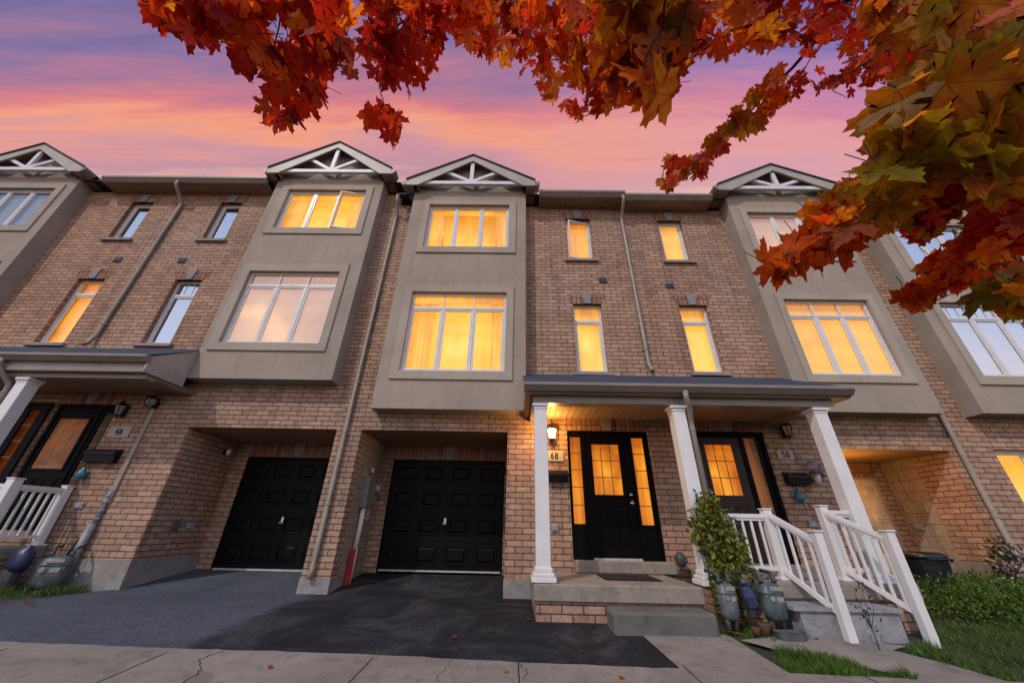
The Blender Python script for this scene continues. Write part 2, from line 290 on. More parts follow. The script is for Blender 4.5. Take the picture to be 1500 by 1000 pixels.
def leafmat(name, trans=0.45, rough=0.55):
    m = Mt(name, rough=rough, spec=0.3); n = m.n
    at_ = n.new('ShaderNodeAttribute'); at_.attribute_name = 'leafcol'
    p = m.pos(); c = m.mix(0.7, at_.outputs['Color'], m.ramp(m.noise(p, 45, 4, 0.6), [(0.3, (0.55, 0.5, 0.5)), (0.55, (1, 1, 1)), (0.75, (1.3, 1.35, 1.2))]), 'MULTIPLY')
    m.col(c); t = n.new('ShaderNodeBsdfTranslucent'); m.l.new(m.mix(1.0, c, (1.5, 1.25, 0.8), 'MULTIPLY'), t.inputs[0])
    mx = n.new('ShaderNodeMixShader'); mx.inputs[0].default_value = trans
    m.l.new(m.b.outputs[0], mx.inputs[1]); m.l.new(t.outputs[0], mx.inputs[2]); m.l.new(mx.outputs[0], m.out.inputs[0]); return m.m
def maple_mat():
    m = Mt('maple leaf', rough=0.5, spec=0.25); n = m.n
    at_ = n.new('ShaderNodeAttribute'); at_.attribute_name = 'leafcol'
    uv = n.new('ShaderNodeAttribute'); uv.attribute_name = 'leafuv'; x, y, _z = m.xyz(uv.outputs['Vector'])
    ax = m.math('ABSOLUTE', x); dm = ax
    for th in (42, 97):
        d = m.math('ABSOLUTE', m.math('SUBTRACT', m.math('MULTIPLY', ax, math.cos(R(th))), m.math('MULTIPLY', y, math.sin(R(th))))); dm = m.math('MINIMUM', dm, d)
    ve = m.math('SUBTRACT', 1.0, m.math('DIVIDE', dm, 0.018), True)
    p = m.pos(); c = m.mix(0.8, at_.outputs['Color'], m.ramp(m.noise(p, 28, 5, 0.65), [(0.3, (0.55, 0.42, 0.45)), (0.5, (1, 1, 1)), (0.7, (1.25, 1.7, 1.3))]), 'MULTIPLY')
    c = m.mix(m.math('MULTIPLY', ve, 0.6), c, m.mix(1.0, c, (0.35, 0.18, 0.25), 'MULTIPLY'))
    m.col(c); t = n.new('ShaderNodeBsdfTranslucent'); m.l.new(m.mix(1.0, c, (1.9, 1.7, 0.9), 'MULTIPLY'), t.inputs[0])
    mx = n.new('ShaderNodeMixShader'); mx.inputs[0].default_value = 0.6
    m.l.new(m.b.outputs[0], mx.inputs[1]); m.l.new(t.outputs[0], mx.inputs[2]); m.l.new(mx.outputs[0], m.out.inputs[0]); return m.m
M['mapleleaf'] = maple_mat(); M['leaf'] = leafmat('green leaf', 0.3); M['grass'] = leafmat('grass blade', 0.35)

# ---------------------------------------------------------------- mesh helpers
class MB:
    def __init__(s, xf=None): s.v = []; s.f = []; s.xf = xf; s.smooth = False
    def add(s, vs, fs):
        o = len(s.v)
        for p in vs:
            p = Vector(p); s.v.append(tuple(s.xf @ p if s.xf else p))
        s.f += [tuple(i + o for i in f) for f in fs]
    def box(s, x0, x1, y0, y1, z0, z1):
        if x0 > x1: x0, x1 = x1, x0
        if y0 > y1: y0, y1 = y1, y0
        if z0 > z1: z0, z1 = z1, z0
        s.add([(x0, y0, z0), (x1, y0, z0), (x1, y1, z0), (x0, y1, z0), (x0, y0, z1), (x1, y0, z1), (x1, y1, z1), (x0, y1, z1)],
              [(0, 3, 2, 1), (4, 5, 6, 7), (0, 1, 5, 4), (1, 2, 6, 5), (2, 3, 7, 6), (3, 0, 4, 7)]); return s
    def bbox(s, x0, x1, y0, y1, z0, z1, b=0.004):
        """box with small bevelled edges"""
        if x0 > x1: x0, x1 = x1, x0
        if y0 > y1: y0, y1 = y1, y0
        if z0 > z1: z0, z1 = z1, z0
        b = min(b, (x1 - x0) / 3, (y1 - y0) / 3, (z1 - z0) / 3)
        rings = []
        def loop(i, z): return [(x0 + i, y0 + b, z), (x0 + b if i == 0 else x0 + b, y0 + i, z), (x1 - b, y0 + i, z), (x1 - i, y0 + b, z), (x1 - i, y1 - b, z), (x1 - b, y1 - i, z), (x0 + b, y1 - i, z), (x0 + i, y1 - b, z)]
        vs = loop(b, z0) + loop(0, z0 + b) + loop(0, z1 - b) + loop(b, z1)
        fs = [tuple(range(7, -1, -1)), tuple(range(24, 32))]
        for k in range(3):
            for i in range(8): j = (i + 1) % 8; fs.append((k * 8 + i, k * 8 + j, k * 8 + 8 + j, k * 8 + 8 + i))
        s.add(vs, fs); return s
    def quad(s, a, b, c, d): s.add([a, b, c, d], [(0, 1, 2, 3)]); return s
    def prism(s, poly, axis, a, b):
        """extrude 2D polygon: axis 'y' -> poly in xz, 'x' -> poly in yz, 'z' -> poly in xy"""
        def P(u, v, t): return {'y': (u, t, v), 'x': (t, u, v), 'z': (u, v, t)}[axis]
        n = len(poly); vs = [P(u, v, a) for u, v in poly] + [P(u, v, b) for u, v in poly]
        ar = sum(poly[i][0] * poly[(i + 1) % n][1] - poly[(i + 1) % n][0] * poly[i][1] for i in range(n))
        fl = (ar > 0) ^ (axis == 'y') ^ (a > b)
        fs = [tuple(range(n - 1, -1, -1)), tuple(range(n, 2 * n))] + [(i, (i + 1) % n, n + (i + 1) % n, n + i) for i in range(n)]
        if not fl: fs = [f[::-1] for f in fs]
        s.add(vs, fs); return s
    def tube(s, pts, r, n=10, cap=True, ry=None):
        pts = [Vector(p) for p in pts]; rs = r if isinstance(r, (list, tuple)) else [r] * len(pts)
        vs = []; prev = None
        for i, p in enumerate(pts):
            d = (pts[min(i + 1, len(pts) - 1)] - pts[max(i - 1, 0)]).normalized()
            a = prev if prev else (Vector((0, 0, 1)) if abs(d.z) < 0.9 else Vector((0, 1, 0)))
            u = (a - d * a.dot(d)).normalized(); prev = u; v = d.cross(u)
            for k in range(n):
                t = 2 * math.pi * k / n; vs.append(p + (u * math.cos(t) + v * math.sin(t)) * rs[i])
        fs = [(i * n + k, i * n + (k + 1) % n, (i + 1) * n + (k + 1) % n, (i + 1) * n + k) for i in range(len(pts) - 1) for k in range(n)]
        if cap: fs += [tuple(range(n - 1, -1, -1)), tuple(range((len(pts) - 1) * n, len(pts) * n))]
        s.add(vs, fs); return s
    def bar(s, a, b, w_, h_, upv=(0, 0, 1)):
        """rectangular bar from a to b; w_ across, h_ along upv"""
        a, b = Vector(a), Vector(b); d = (b - a).normalized(); u = Vector(upv); u = (u - d * u.dot(d)).normalized(); v = d.cross(u)
        vs = [q + v * (sx * w_ / 2) + u * (sz * h_ / 2) for q in (a, b) for sx, sz in ((-1, -1), (1, -1), (1, 1), (-1, 1))]
        s.add(vs, [(3, 2, 1, 0), (4, 5, 6, 7), (0, 1, 5, 4), (1, 2, 6, 5), (2, 3, 7, 6), (3, 0, 4, 7)]); return s
    def lathe(s, prof, c, n=20, axis='z', sx=1, sy=1, pw=2.0):
        """prof [(r, h)]; superellipse sections when pw > 2"""
        c = Vector(c); vs = []
        for r_, h in prof:
            for k in range(n):
                t = 2 * math.pi * k / n; ct, st = math.cos(t), math.sin(t); e = 2 / pw
                a = math.copysign(abs(ct) ** e, ct) * r_ * sx; b = math.copysign(abs(st) ** e, st) * r_ * sy
                vs.append(c + (Vector((a, b, h)) if axis == 'z' else Vector((a, -h, b)) if axis == 'y' else Vector((h, a, b))))
        m_ = len(prof); fs = [(i * n + k, i * n + (k + 1) % n, (i + 1) * n + (k + 1) % n, (i + 1) * n + k) for i in range(m_ - 1) for k in range(n)]
        fs += [tuple(range(n - 1, -1, -1)), tuple(range((m_ - 1) * n, m_ * n))]
        s.add(vs, fs); return s
    def build(s, name, mat, root=None, label=None, smooth=False, kind=None):
        me = bpy.data.meshes.new(name); o = bpy.data.objects.new(name, me)
        base = Vector((0, 0, 0))
        if root is not None:
            q = root
            while q.parent: q = q.parent
            base = q.location.copy(); o.parent = root
            me.from_pydata([tuple(Vector(p) - base) for p in s.v], [], s.f)
        else:
            xs = np.array(s.v); base = Vector((float(xs[:, 0].mean()), float(xs[:, 1].mean()), float(xs[:, 2].min())))
            me.from_pydata([tuple(Vector(p) - base) for p in s.v], [], s.f); o.location = base
        me.materials.append(mat); me.update()
        if smooth: me.shade_smooth()
        if label: o['label'] = label
        if kind: o['kind'] = kind
        COL.objects.link(o); return o

def thing(name, loc, label, cat, group=None):
    o = bpy.data.objects.new(name, None); o.empty_display_size = 0.2; o.location = loc; COL.objects.link(o)
    o['label'] = label; o['category'] = cat
    if group: o['group'] = group
    return o
def tag(o, label, cat, group=None):
    o['label'] = label; o['category'] = cat
    if group: o['group'] = group
    return o

def text_mesh(name, txt, size, loc, mat, root):
    cu = bpy.data.curves.new(name, 'FONT'); cu.body = txt; cu.size = size; cu.extrude = 0.004; cu.align_x = 'CENTER'; cu.align_y = 'CENTER'; cu.offset = 0.001; cu.space_character = 1.15
    tmp = bpy.data.objects.new('tmp', cu); COL.objects.link(tmp); bpy.context.view_layer.update()
    me = bpy.data.meshes.new_from_object(tmp.evaluated_get(bpy.context.evaluated_depsgraph_get()))
    bpy.data.objects.remove(tmp)
    mx = Matrix.Translation(Vector(loc) - root.location) @ Matrix.Rotation(R(90), 4, 'X') @ Matrix.Diagonal((0.82, 1, 1, 1))
    me.transform(mx); me.materials.clear(); me.materials.append(mat)
    o = bpy.data.objects.new(name, me); o.parent = root; COL.objects.link(o); return o

# ---------------------------------------------------------------- houses
W, B, GD, BK = 7.0, 6.67, 8.45, 15.0
def wall_with_holes(mb, x0, x1, z0, z1, y, holes, depth=0.11, back=None):
    xs = sorted({x0, x1, *[h[0] for h in holes], *[h[1] for h in holes]}); zs = sorted({z0, z1, *[h[2] for h in holes], *[h[3] for h in holes]})
    xs = [v for v in xs if x0 <= v <= x1]; zs = [v for v in zs if z0 <= v <= z1]
    for a, b in zip(xs, xs[1:]):
        for c, d in zip(zs, zs[1:]):
            mx_, mz = (a + b) / 2, (c + d) / 2
            if any(h[0] < mx_ < h[1] and h[2] < mz < h[3] for h in holes): continue
            mb.quad((a, y, c), (b, y, c), (b, y, d), (a, y, d))
            if back: mb.quad((b, back, c), (a, back, c), (a, back, d), (b, back, d))
    for h in holes:
        if len(h) > 4 and h[4] == 0: continue
        dp = h[4] if len(h) > 4 else depth; a, b, c, d = h[:4]
        mb.quad((a, y, c), (a, y, d), (a, y + dp, d), (a, y + dp, c)); mb.quad((b, y, d), (b, y, c), (b, y + dp, c), (b, y + dp, d))
        mb.quad((a, y, d), (b, y, d), (b, y + dp, d), (a, y + dp, d)); mb.quad((b, y, c), (a, y, c), (a, y + dp, c), (b, y + dp, c))

def blind_mesh(mb, x0, x1, z0, z1, y, pitch=0.05):
    z = z0
    while z < z1 - 0.01:
        t = min(z + pitch * 0.95, z1); mb.quad((x0, y - 0.010, z), (x1, y - 0.010, z), (x1, y + 0.008, t), (x0, y + 0.008, t)); z += pitch
    mb.quad((x0, y + 0.012, z0), (x1, y + 0.012, z0), (x1, y + 0.012, z1), (x0, y + 0.012, z1))
def curtain_mesh(mb, x0, x1, z0, z1, y, amp=0.02, wl=0.11, ph=0):
    n = max(8, int((x1 - x0) / 0.018)); xs = [x0 + (x1 - x0) * i / n for i in range(n + 1)]
    ys = [y + amp * math.sin(2 * math.pi * (q / wl) + 1.3 * math.sin(q * 5 + ph)) for q in xs]
    mb.add([(q, yy, z0) for q, yy in zip(xs, ys)] + [(q, yy, z1) for q, yy in zip(xs, ys)], [(i, i + 1, n + 2 + i, n + 1 + i) for i in range(n)])

def window(root, x0, x1, z0, z1, y, panes=1, transom=None, fill='curtain', mat='glow', gl='glass', open_pane=None, hinge='right', ang=22, tmat=None):
    """framed window unit; y is the front face of the frame"""
    fr = MB(); fw_ = 0.045; sb = 0.040
    fr.bbox(x0, x0 + fw_, y, y + 0.09, z0, z1); fr.bbox(x1 - fw_, x1, y, y + 0.09, z0, z1)
    fr.bbox(x0 + fw_, x1 - fw_, y, y + 0.09, z0, z0 + fw_); fr.bbox(x0 + fw_, x1 - fw_, y, y + 0.09, z1 - fw_, z1)
    top = z1 - fw_
    ix0, ix1, iz0 = x0 + fw_, x1 - fw_, z0 + fw_
    if transom:
        fr.bbox(ix0, ix1, y + 0.002, y + 0.088, transom - 0.03, transom + 0.03); top = transom - 0.03
    wd = (ix1 - ix0) / panes
    for i in range(1, panes):
        fr.bbox(ix0 + i * wd - 0.022, ix0 + i * wd + 0.022, y + 0.003, y + 0.086, iz0, top)
        if transom: fr.bbox(ix0 + i * wd - 0.016, ix0 + i * wd + 0.016, y + 0.005, y + 0.08, transom + 0.03, z1 - fw_)
    f = fr.build('window', M['pvc'], root)
    for i in range(panes):
        a, b = ix0 + i * wd + (0.022 if i else 0), ix0 + (i + 1) * wd - (0.022 if i < panes - 1 else 0); c, d = iz0, top
        xf = None
        if open_pane == i:
            px_ = b if hinge == 'right' else a
            xf = Matrix.Translation((px_, y + 0.02, 0)) @ Matrix.Rotation(R(ang if hinge == 'right' else -ang), 4, 'Z') @ Matrix.Translation((-px_, -y - 0.02, 0))
        s_ = MB(xf)
        s_.bbox(a, a + sb, y + 0.015, y + 0.06, c, d, 0.006); s_.bbox(b - sb, b, y + 0.015, y + 0.06, c, d, 0.006); s_.bbox(a + sb, b - sb, y + 0.015, y + 0.06, c, c + sb, 0.006); s_.bbox(a + sb, b - sb, y + 0.015, y + 0.06, d - sb, d, 0.006)
        s_.build('sash', M['pvc'], f, 'sash swung open' if xf else None)
        g = MB(xf); g.quad((a + sb, y + 0.035, c + sb), (b - sb, y + 0.035, c + sb), (b - sb, y + 0.035, d - sb), (a + sb, y + 0.035, d - sb)); g.build('pane', M[gl], f)
    if transom:
        g = MB(); g.quad((ix0, y + 0.03, transom + 0.03), (ix1, y + 0.03, transom + 0.03), (ix1, y + 0.03, z1 - fw_), (ix0, y + 0.03, z1 - fw_)); g.build('transom_pane', M[gl], f)
        g = MB(); k = panes * 3
        for j in range(1, k):
            if j % 3: xx = ix0 + (ix1 - ix0) * j / k; g.box(xx - 0.007, xx + 0.007, y + 0.022, y + 0.028, transom + 0.03, z1 - fw_)
        if panes == 1: pass
        g.build('muntin', M['pvc'], f)
    c_ = MB(); yb = y + 0.10
    if fill == 'curtain':
        c_.quad((x0 - .35, yb + 0.30, z0 - .3), (x1 + .35, yb + 0.30, z0 - .3), (x1 + .35, yb + 0.30, z1 + .35), (x0 - .35, yb + 0.30, z1 + .35))
        for a_, b_ in ((x0 - .04, x0 + (x1 - x0) * random.uniform(.16, .30)), (x1 - (x1 - x0) * random.uniform(.14, .30), x1 + .04)):
            d_ = MB(); curtain_mesh(d_, a_, b_, z0 - .03, z1 + .02, yb + 0.06, 0.022, 0.10, x0); d_.build('curtain', M['glow_drape'], f)
        d_ = MB(); curtain_mesh(d_, x0 - .03, x1 + .03, z1 - 0.20, z1 + .02, yb + 0.03, 0.012, 0.09, x1); d_.build('valance', M['glow_drape'], f)
    elif fill == 'blind': blind_mesh(c_, x0 - 0.01, x1 + 0.01, z0, z1, yb)
    else: c_.quad((x0 - .02, yb + 0.04, z0 - .02), (x1 + .02, yb + 0.04, z0 - .02), (x1 + .02, yb + 0.04, z1 + .02), (x0 - .02, yb + 0.04, z1 + .02))
    c_.build('blind' if fill == 'blind' else 'lit_wall' if fill == 'curtain' else 'shade', M[mat], f)
    return f

def trim_ring(mb, o, i, y0, y1):
    (ox0, ox1, oz0, oz1), (ix0, ix1, iz0, iz1) = o, i
    mb.box(ox0, ix0, y0, y1, oz0, oz1); mb.box(ix1, ox1, y0, y1, oz0, oz1); mb.box(ix0, ix1, y0, y1, oz0, iz0); mb.box(ix0, ix1, y0, y1, iz1, oz1)

def bay(root, x0, x1, z0, zs, ut, uo, lt, lo):
    """stucco bay from z0 up to the soffit zs with two trimmed openings"""
    mb = MB(); hol = [(*uo, 0.05), (*lo, 0.05)]
    wall_with_holes(mb, x0, x1, z0, zs, B, hol)
    mb.quad((x0, W, z0), (x0, B, z0), (x0, B, zs), (x0, W, zs)); mb.quad((x1, B, z0), (x1, W, z0), (x1, W, zs), (x1, B, zs)); mb.quad((x0, W, z0), (x1, W, z0), (x1, B, z0), (x0, B, z0))
    o = mb.build('bay', M['stucco'], root)
    t = MB(); trim_ring(t, ut, uo, B - 0.035, B + 0.001); trim_ring(t, lt, lo, B - 0.035, B + 0.001)
    t.build('bay_trim', M['stucco_trim'], o)
    return o

def gable(root, gx, half, peak, S, x0, x1, gy=6.42):
    """front gable over a bay: roof slabs, rake fascia, truss, boxed side soffits; the wall behind closes at B"""
    S0 = S; S = S + 0.17; ez = S + 0.245; sl = (peak - ez) / half
    yb = 9.4; th = 0.05
    r_ = MB()
    for s_ in (-1, 1):
        r_.prism([(gx, peak), (gx + s_ * half, ez), (gx + s_ * half, ez - th), (gx, peak - th)], 'y', gy - 0.03, yb)
    roof = r_.build('gable_roof', M['shingle'], root)
    f = MB(); fh = 0.19
    for s_ in (-1, 1):
        f.prism([(gx, peak - th), (gx + s_ * (half - 0.01), ez - th), (gx + s_ * (half - 0.01), ez - th - fh * 0.92), (gx + s_ * (half - 0.32), ez - th - fh * 0.92), (gx, peak - th - fh * 1.12)], 'y', gy, gy + 0.035)
    f.build('fascia', M['fascia'], roof)
    t = MB(); tz = ez + 0.02; bz = S + 0.12
    hw = half - (0.30)
    y0, y1 = gy + 0.045, gy + 0.115
    t.box(gx - hw, gx + hw, y0, y1, bz, bz + 0.11)
    top = peak - th - fh * 1.12
    t.prism([(gx - 0.05, bz + 0.11), (gx + 0.05, bz + 0.11), (gx + 0.05, top + 0.02), (gx - 0.05, top + 0.02)], 'y', y0 + .003, y1 - .003)
    for s_ in (-1, 1):
        ex = gx + s_ * half * 0.42; ezz = peak - th - fh * 1.0 - sl * half * 0.42
        dx, dz = ex - (gx + s_ * 0.06), ezz - (bz + 0.11); ln = math.hypot(dx, dz); nx, nz = -dz / ln * 0.045, dx / ln * 0.045
        ax, az = gx + s_ * 0.06, bz + 0.13
        t.prism([(ax + nx, az + nz), (ax - nx, az - nz), (ex - nx, ezz - nz + .03), (ex + nx, ezz + nz + .03)], 'y', y0 + .006, y1 - .006)
    t.build('truss', M['truss'], roof)
    # sloped soffit under the rake, and the boxed returns on both sides
    s2 = MB()
    for s_ in (-1, 1):
        s2.prism([(gx, peak - th - 0.004), (gx + s_ * (half - 0.02), ez - th - 0.004), (gx + s_ * (half - 0.02), ez - th - 0.02), (gx, peak - th - 0.02)], 'y', gy + 0.036, B + .0)
    s2.build('rake_soffit', M['soffit_x'], roof)
    for s_, xa, xb in ((-1, gx - half + 0.01, x0), (1, x1, gx + half - 0.01)):
        bx = MB(); bx.box(xa, xb, gy + 0.036, W + 0.02, S - 0.0, S + 0.04)
        bx.box(xa, xb, W - .37, W + .03, S0 - .002, S + .001) if False else None
        xi2 = gx + s_ * (half - 0.32)
        bx.quad((xi2, gy + 0.05, S), (xi2, B, S), (xi2, B, ez + 0.12), (xi2, gy + 0.05, ez + 0.12))
        bx.build('boxed_soffit', M['soffit'], roof)
    for s_ in (-1, 1):
        xe = gx + s_ * half; gt = MB()
        gt.prism([(xe, S + 0.0), (xe + s_ * 0.03, S + 0.01), (xe + s_ * 0.10, S + 0.09), (xe + s_ * 0.115, S + 0.15), (xe + s_ * 0.10, S + 0.16), (xe, S + 0.16)], 'y', gy - 0.01, W - .32)
        gt.build('gable_gutter', M['gutter'], roof)
    wl = MB(); cz = lambda x: min(peak - th - 0.02 - sl * abs(x - gx), 99)
    wl.add([(x0, B, S0), (x1, B, S0), (x1, B, cz(x1)), (gx, B, cz(gx)), (x0, B, cz(x0))], [(0, 1, 2, 3, 4)])
    wl.quad((x0, W + .05, S0), (x0, B, S0), (x0, B, S + .05), (x0, W + .05, S + .05)); wl.quad((x1, B, S0), (x1, W + .05, S0), (x1, W + .05, S + .05), (x1, B, S + .05))
    wl.build('gable_wall', M['stucco'], root)
    return roof

def main_roof(root, x0, x1, S, segs):
    r_ = MB(); r_.prism([(W - 0.30, S + 0.20), (11.2, S + 1.9), (BK + 0.4, S + 0.17), (BK + 0.4, S + 0.12), (11.2, S + 1.85), (W - 0.30, S + 0.15)], 'x', x0, x1)
    for a, b in segs: r_.prism([(W - 0.45, S + 0.165), (W - 0.30, S + 0.21), (W - 0.30, S + 0.16), (W - 0.45, S + 0.145)], 'x', a, b)
    roof = r_.build('roof', M['shingle'], root)
    s_ = MB(); g = MB()
    for a, b in segs:
        s_.box(a, b, W - 0.36, W + 0.04, S, S + 0.02)
        y = W - 0.36
        g.prism([(y, S - 0.012), (y - 0.035, S), (y - 0.10, S + 0.085), (y - 0.115, S + 0.10), (y - 0.115, S + 0.165), (y - 0.10, S + 0.17), (y, S + 0.165)], 'x', a, b)
    s_.build('soffit', M['soffit'], roof); g.build('gutter', M['gutter'], roof)
    return roof

def lintel(root, x0, x1, z, h=0.26, flare=0.09, key='keystone', y=W):
    c = (x0 + x1) / 2
    mb = MB(); mb.prism([(x0 - 0.03, z), (x1 + 0.03, z), (x1 + 0.03 + flare, z + h), (x0 - 0.03 - flare, z + h)], 'y', y - 0.008, y + 0.05)
    o = mb.build('lintel', M['soldier'], root)
    k = MB(); k.prism([(c - 0.075, z - 0.0), (c + 0.075, z - 0.0), (c + 0.12, z + h + 0.03), (c - 0.12, z + h + 0.03)], 'y', y - 0.035, y + 0.03); k.build('keystone', M[key], o)
    return o
def sill(root, x0, x1, z, y=W):
    mb = MB(); mb.add([(x0 - 0.09, y - 0.07, z - 0.09), (x1 + 0.09, y - 0.07, z - 0.09), (x1 + 0.09, y + 0.1, z - 0.09), (x0 - 0.09, y + 0.1, z - 0.09), (x0 - 0.09, y - 0.07, z - 0.02), (x1 + 0.09, y - 0.07, z - 0.02), (x1 + 0.09, y + 0.1, z), (x0 - 0.09, y + 0.1, z)],
                      [(0, 3, 2, 1), (4, 5, 6, 7), (0, 1, 5, 4), (1, 2, 6, 5), (2, 3, 7, 6), (3, 0, 4, 7)])
    mb.build('window_sill', M['stone'], root)
def wall_vent(root, x, z):
    mb = MB(); mb.box(x - 0.1, x + 0.1, W - 0.02, W + 0.01, z - 0.07, z + 0.07)
    for k in range(5): zz = z - 0.05 + k * 0.025; mb.box(x - 0.085, x + 0.085, W - 0.035, W - 0.018, zz - 0.007, zz + 0.004)
    mb.build('vent', M['ventgrey'], root)
def downspout(root, pts, r=0.042, straps=(), name='downspout'):
    mb = MB(); mb.tube(pts, r, 12)
    o = mb.build(name, M['downpipe'], root, smooth=True)
    s_ = MB()
    for (x, y, z) in straps: s_.lathe([(r + 0.004, -0.02), (r + 0.008, -0.015), (r + 0.008, 0.015), (r + 0.004, 0.02)], (x, y, z), 12); s_.box(x - r - 0.03, x + r + 0.03, y + r - 0.005, y + r + 0.004, z - 0.012, z + 0.012)
    if straps: s_.build('strap', M['downpipe'], o)
    return o

def panel_door(root, x0, x1, z0, z1, y, gx0, gx1, gz0, gz1, mat, gmat, name='front_door'):
    d = MB(); wall_with_holes(d, x0, x1, z0, z1, y, [(gx0, gx1, gz0, gz1, 0.02)])
    d.box(x0, x1, y + 0.021, y + 0.045, z0, gz0); d.quad((x0, y, z0), (x0, y, z1), (x0, y + .045, z1), (x0, y + .045, z0)); d.quad((x1, y, z1), (x1, y, z0), (x1, y + .045, z0), (x1, y + .045, z1))
    # glass surround and two raised lower panels
    trim_ring(d, (gx0 - 0.045, gx1 + 0.045, gz0 - 0.045, gz1 + 0.045), (gx0, gx1, gz0, gz1), y - 0.014, y + 0.001)
    wd = (x1 - x0); pw_ = wd * 0.29
    for cx in (x0 + wd * 0.29, x1 - wd * 0.29):
        trim_ring(d, (cx - pw_ / 2, cx + pw_ / 2, z0 + 0.20, gz0 - 0.16), (cx - pw_ / 2 + 0.02, cx + pw_ / 2 - 0.02, z0 + 0.22, gz0 - 0.18), y - 0.010, y + 0.001)
        d.bbox(cx - pw_ / 2 + 0.05, cx + pw_ / 2 - 0.05, y - 0.012, y + 0.001, z0 + 0.25, gz0 - 0.21, 0.006)
    o = d.build(name, mat, root)
    g = MB(); g.quad((gx0, y + 0.014, gz0), (gx1, y + 0.014, gz0), (gx1, y + 0.014, gz1), (gx0, y + 0.014, gz1)); g.build('pane', M[gmat], o)
    m_ = MB()
    for k in (1, 2): xx = gx0 + (gx1 - gx0) * k / 3; m_.box(xx - 0.006, xx + 0.006, y + 0.004, y + 0.012, gz0, gz1)
    for k in (1, 2): zz = gz0 + (gz1 - gz0) * k / 3; m_.box(gx0, gx1, y + 0.003, y + 0.013, zz - 0.006, zz + 0.006)
    m_.build('muntin', M['label'] if gmat in ('glow_dim', 'glow_faint') else M['terracotta'], o)
    return o
def sidelight(root, fr, x0, x1, z0, z1, y, gmat):
    g = MB(); g.quad((x0, y + 0.03, z0), (x1, y + 0.03, z0), (x1, y + 0.03, z1), (x0, y + 0.03, z1)); g.build('sidelight_pane', M[gmat], fr)
    m_ = MB()
    for k in range(1, 5): zz = z0 + (z1 - z0) * k / 5; m_.box(x0, x1, y + 0.02, y + 0.03, zz - 0.006, zz + 0.006)
    m_.build('muntin', M['label'] if gmat in ('glow_dim', 'glow_faint') else M['terracotta'], fr)
def door_frame(root, x0, x1, z0, z1, y, holes, mat):
    mb = MB(); wall_with_holes(mb, x0, x1, z0, z1, y, holes, 0.04); mb.box(x0, x1, y + 0.05, y + 0.08, z0, z0 + 0.01)
    trim_ring(mb, (x0 - 0.0, x1 + 0.0, z0, z1), (x0 + 0.055, x1 - 0.055, z0 + 0.0, z1 - 0.055), y - 0.03, y + 0.001)
    return mb.build('door_frame', mat, root)
def knob(root, x, z, y):
    mb = MB(); mb.lathe([(0.032, 0), (0.032, 0.008), (0.014, 0.012), (0.014, 0.035), (0.03, 0.045), (0.034, 0.06), (0.026, 0.075), (0.0, 0.08)], (x, y, z), 16, 'y')
    mb.lathe([(0.028, 0), (0.028, 0.02), (0.02, 0.026), (0, 0.027)], (x, y, z + 0.14), 16, 'y'); mb.build('handle', M['silver'], root, smooth=True)

def garage_door(root, x0, x1, z0, z1, y, wood=False):
    d = MB(); mat = M['wood'] if wood else M['garage_black']
    d.box(x0, x1, y, y + 0.05, z0 + 0.03, z1)
    rows = 4; rh = (z1 - z0 - 0.03) / rows; cw = (x1 - x0) / 4
    for r_ in range(rows):
        zc = z0 + 0.03 + r_ * rh
        d.box(x0, x1, y - 0.006, y + 0.001, zc + 0.0, zc + 0.012)
        for c in range(4):
            a, b = x0 + c * cw + cw * 0.14, x0 + (c + 1) * cw - cw * 0.14; e, f = zc + rh * 0.2, zc + rh * 0.82
            trim_ring(d, (a, b, e, f), (a + 0.02, b - 0.02, e + 0.02, f - 0.02), y - 0.016, y + 0.001)
            d.add([(a + .04, y, e + .04), (b - .04, y, e + .04), (b - .04, y, f - .04), (a + .04, y, f - .04), (a + .07, y - .018, e + .07), (b - .07, y - .018, e + .07), (b - .07, y - .018, f - .07), (a + .07, y - .018, f - .07)],
                  [(0, 1, 5, 4), (1, 2, 6, 5), (2, 3, 7, 6), (3, 0, 4, 7), (4, 5, 6, 7)])
    o = d.build('garage_door', mat, root)
    s_ = MB(); s_.box(x0, x1, y - 0.02, y + 0.03, z0 - 0.01, z0 + 0.03); s_.build('door_sweep', M['steel'], o)
    if not wood:
        h = MB(); cx = (x0 + x1) / 2 + .03; h.bbox(cx - 0.028, cx + 0.028, y - 0.025, y, z0 + 0.84, z0 + 0.98, 0.01); h.bbox(cx - 0.05, cx + 0.01, y - 0.045, y - 0.02, z0 + 0.85, z0 + 0.88, 0.008); h.build('handle', M['silver'], o)
    f = MB(); trim_ring(f, (x0 - 0.04, x1 + 0.04, z0, z1 + 0.04), (x0, x1, z0 - .01, z1), y - 0.02, y + 0.04); f.build('door_casing', M['fascia'] if wood else M['black'], o)
    return o

def house(label, x0, x1, S, by, holes, zb, roof_segs, base=-1.5):
    root = thing('townhouse', ((x0 + x1) / 2, W, gz(W)), label, 'house', 'townhouses in the row')
    mb = MB(); wall_with_holes(mb, x0, x1, zb, S + 0.05, W, holes)
    for xx, s_ in ((x0 + .004, -1), (x1 - .004, 1)): mb.quad((xx, W, zb), (xx, BK, zb), (xx, BK, S + .15), (xx, W, S + .15))
    mb.quad((x1, BK, zb), (x0, BK, zb), (x0, BK, S + .15), (x1, BK, S + .15))
    mb.build('brick_wall', M['brick'], root)
    main_roof(root, x0, x1, S, roof_segs)
    return root

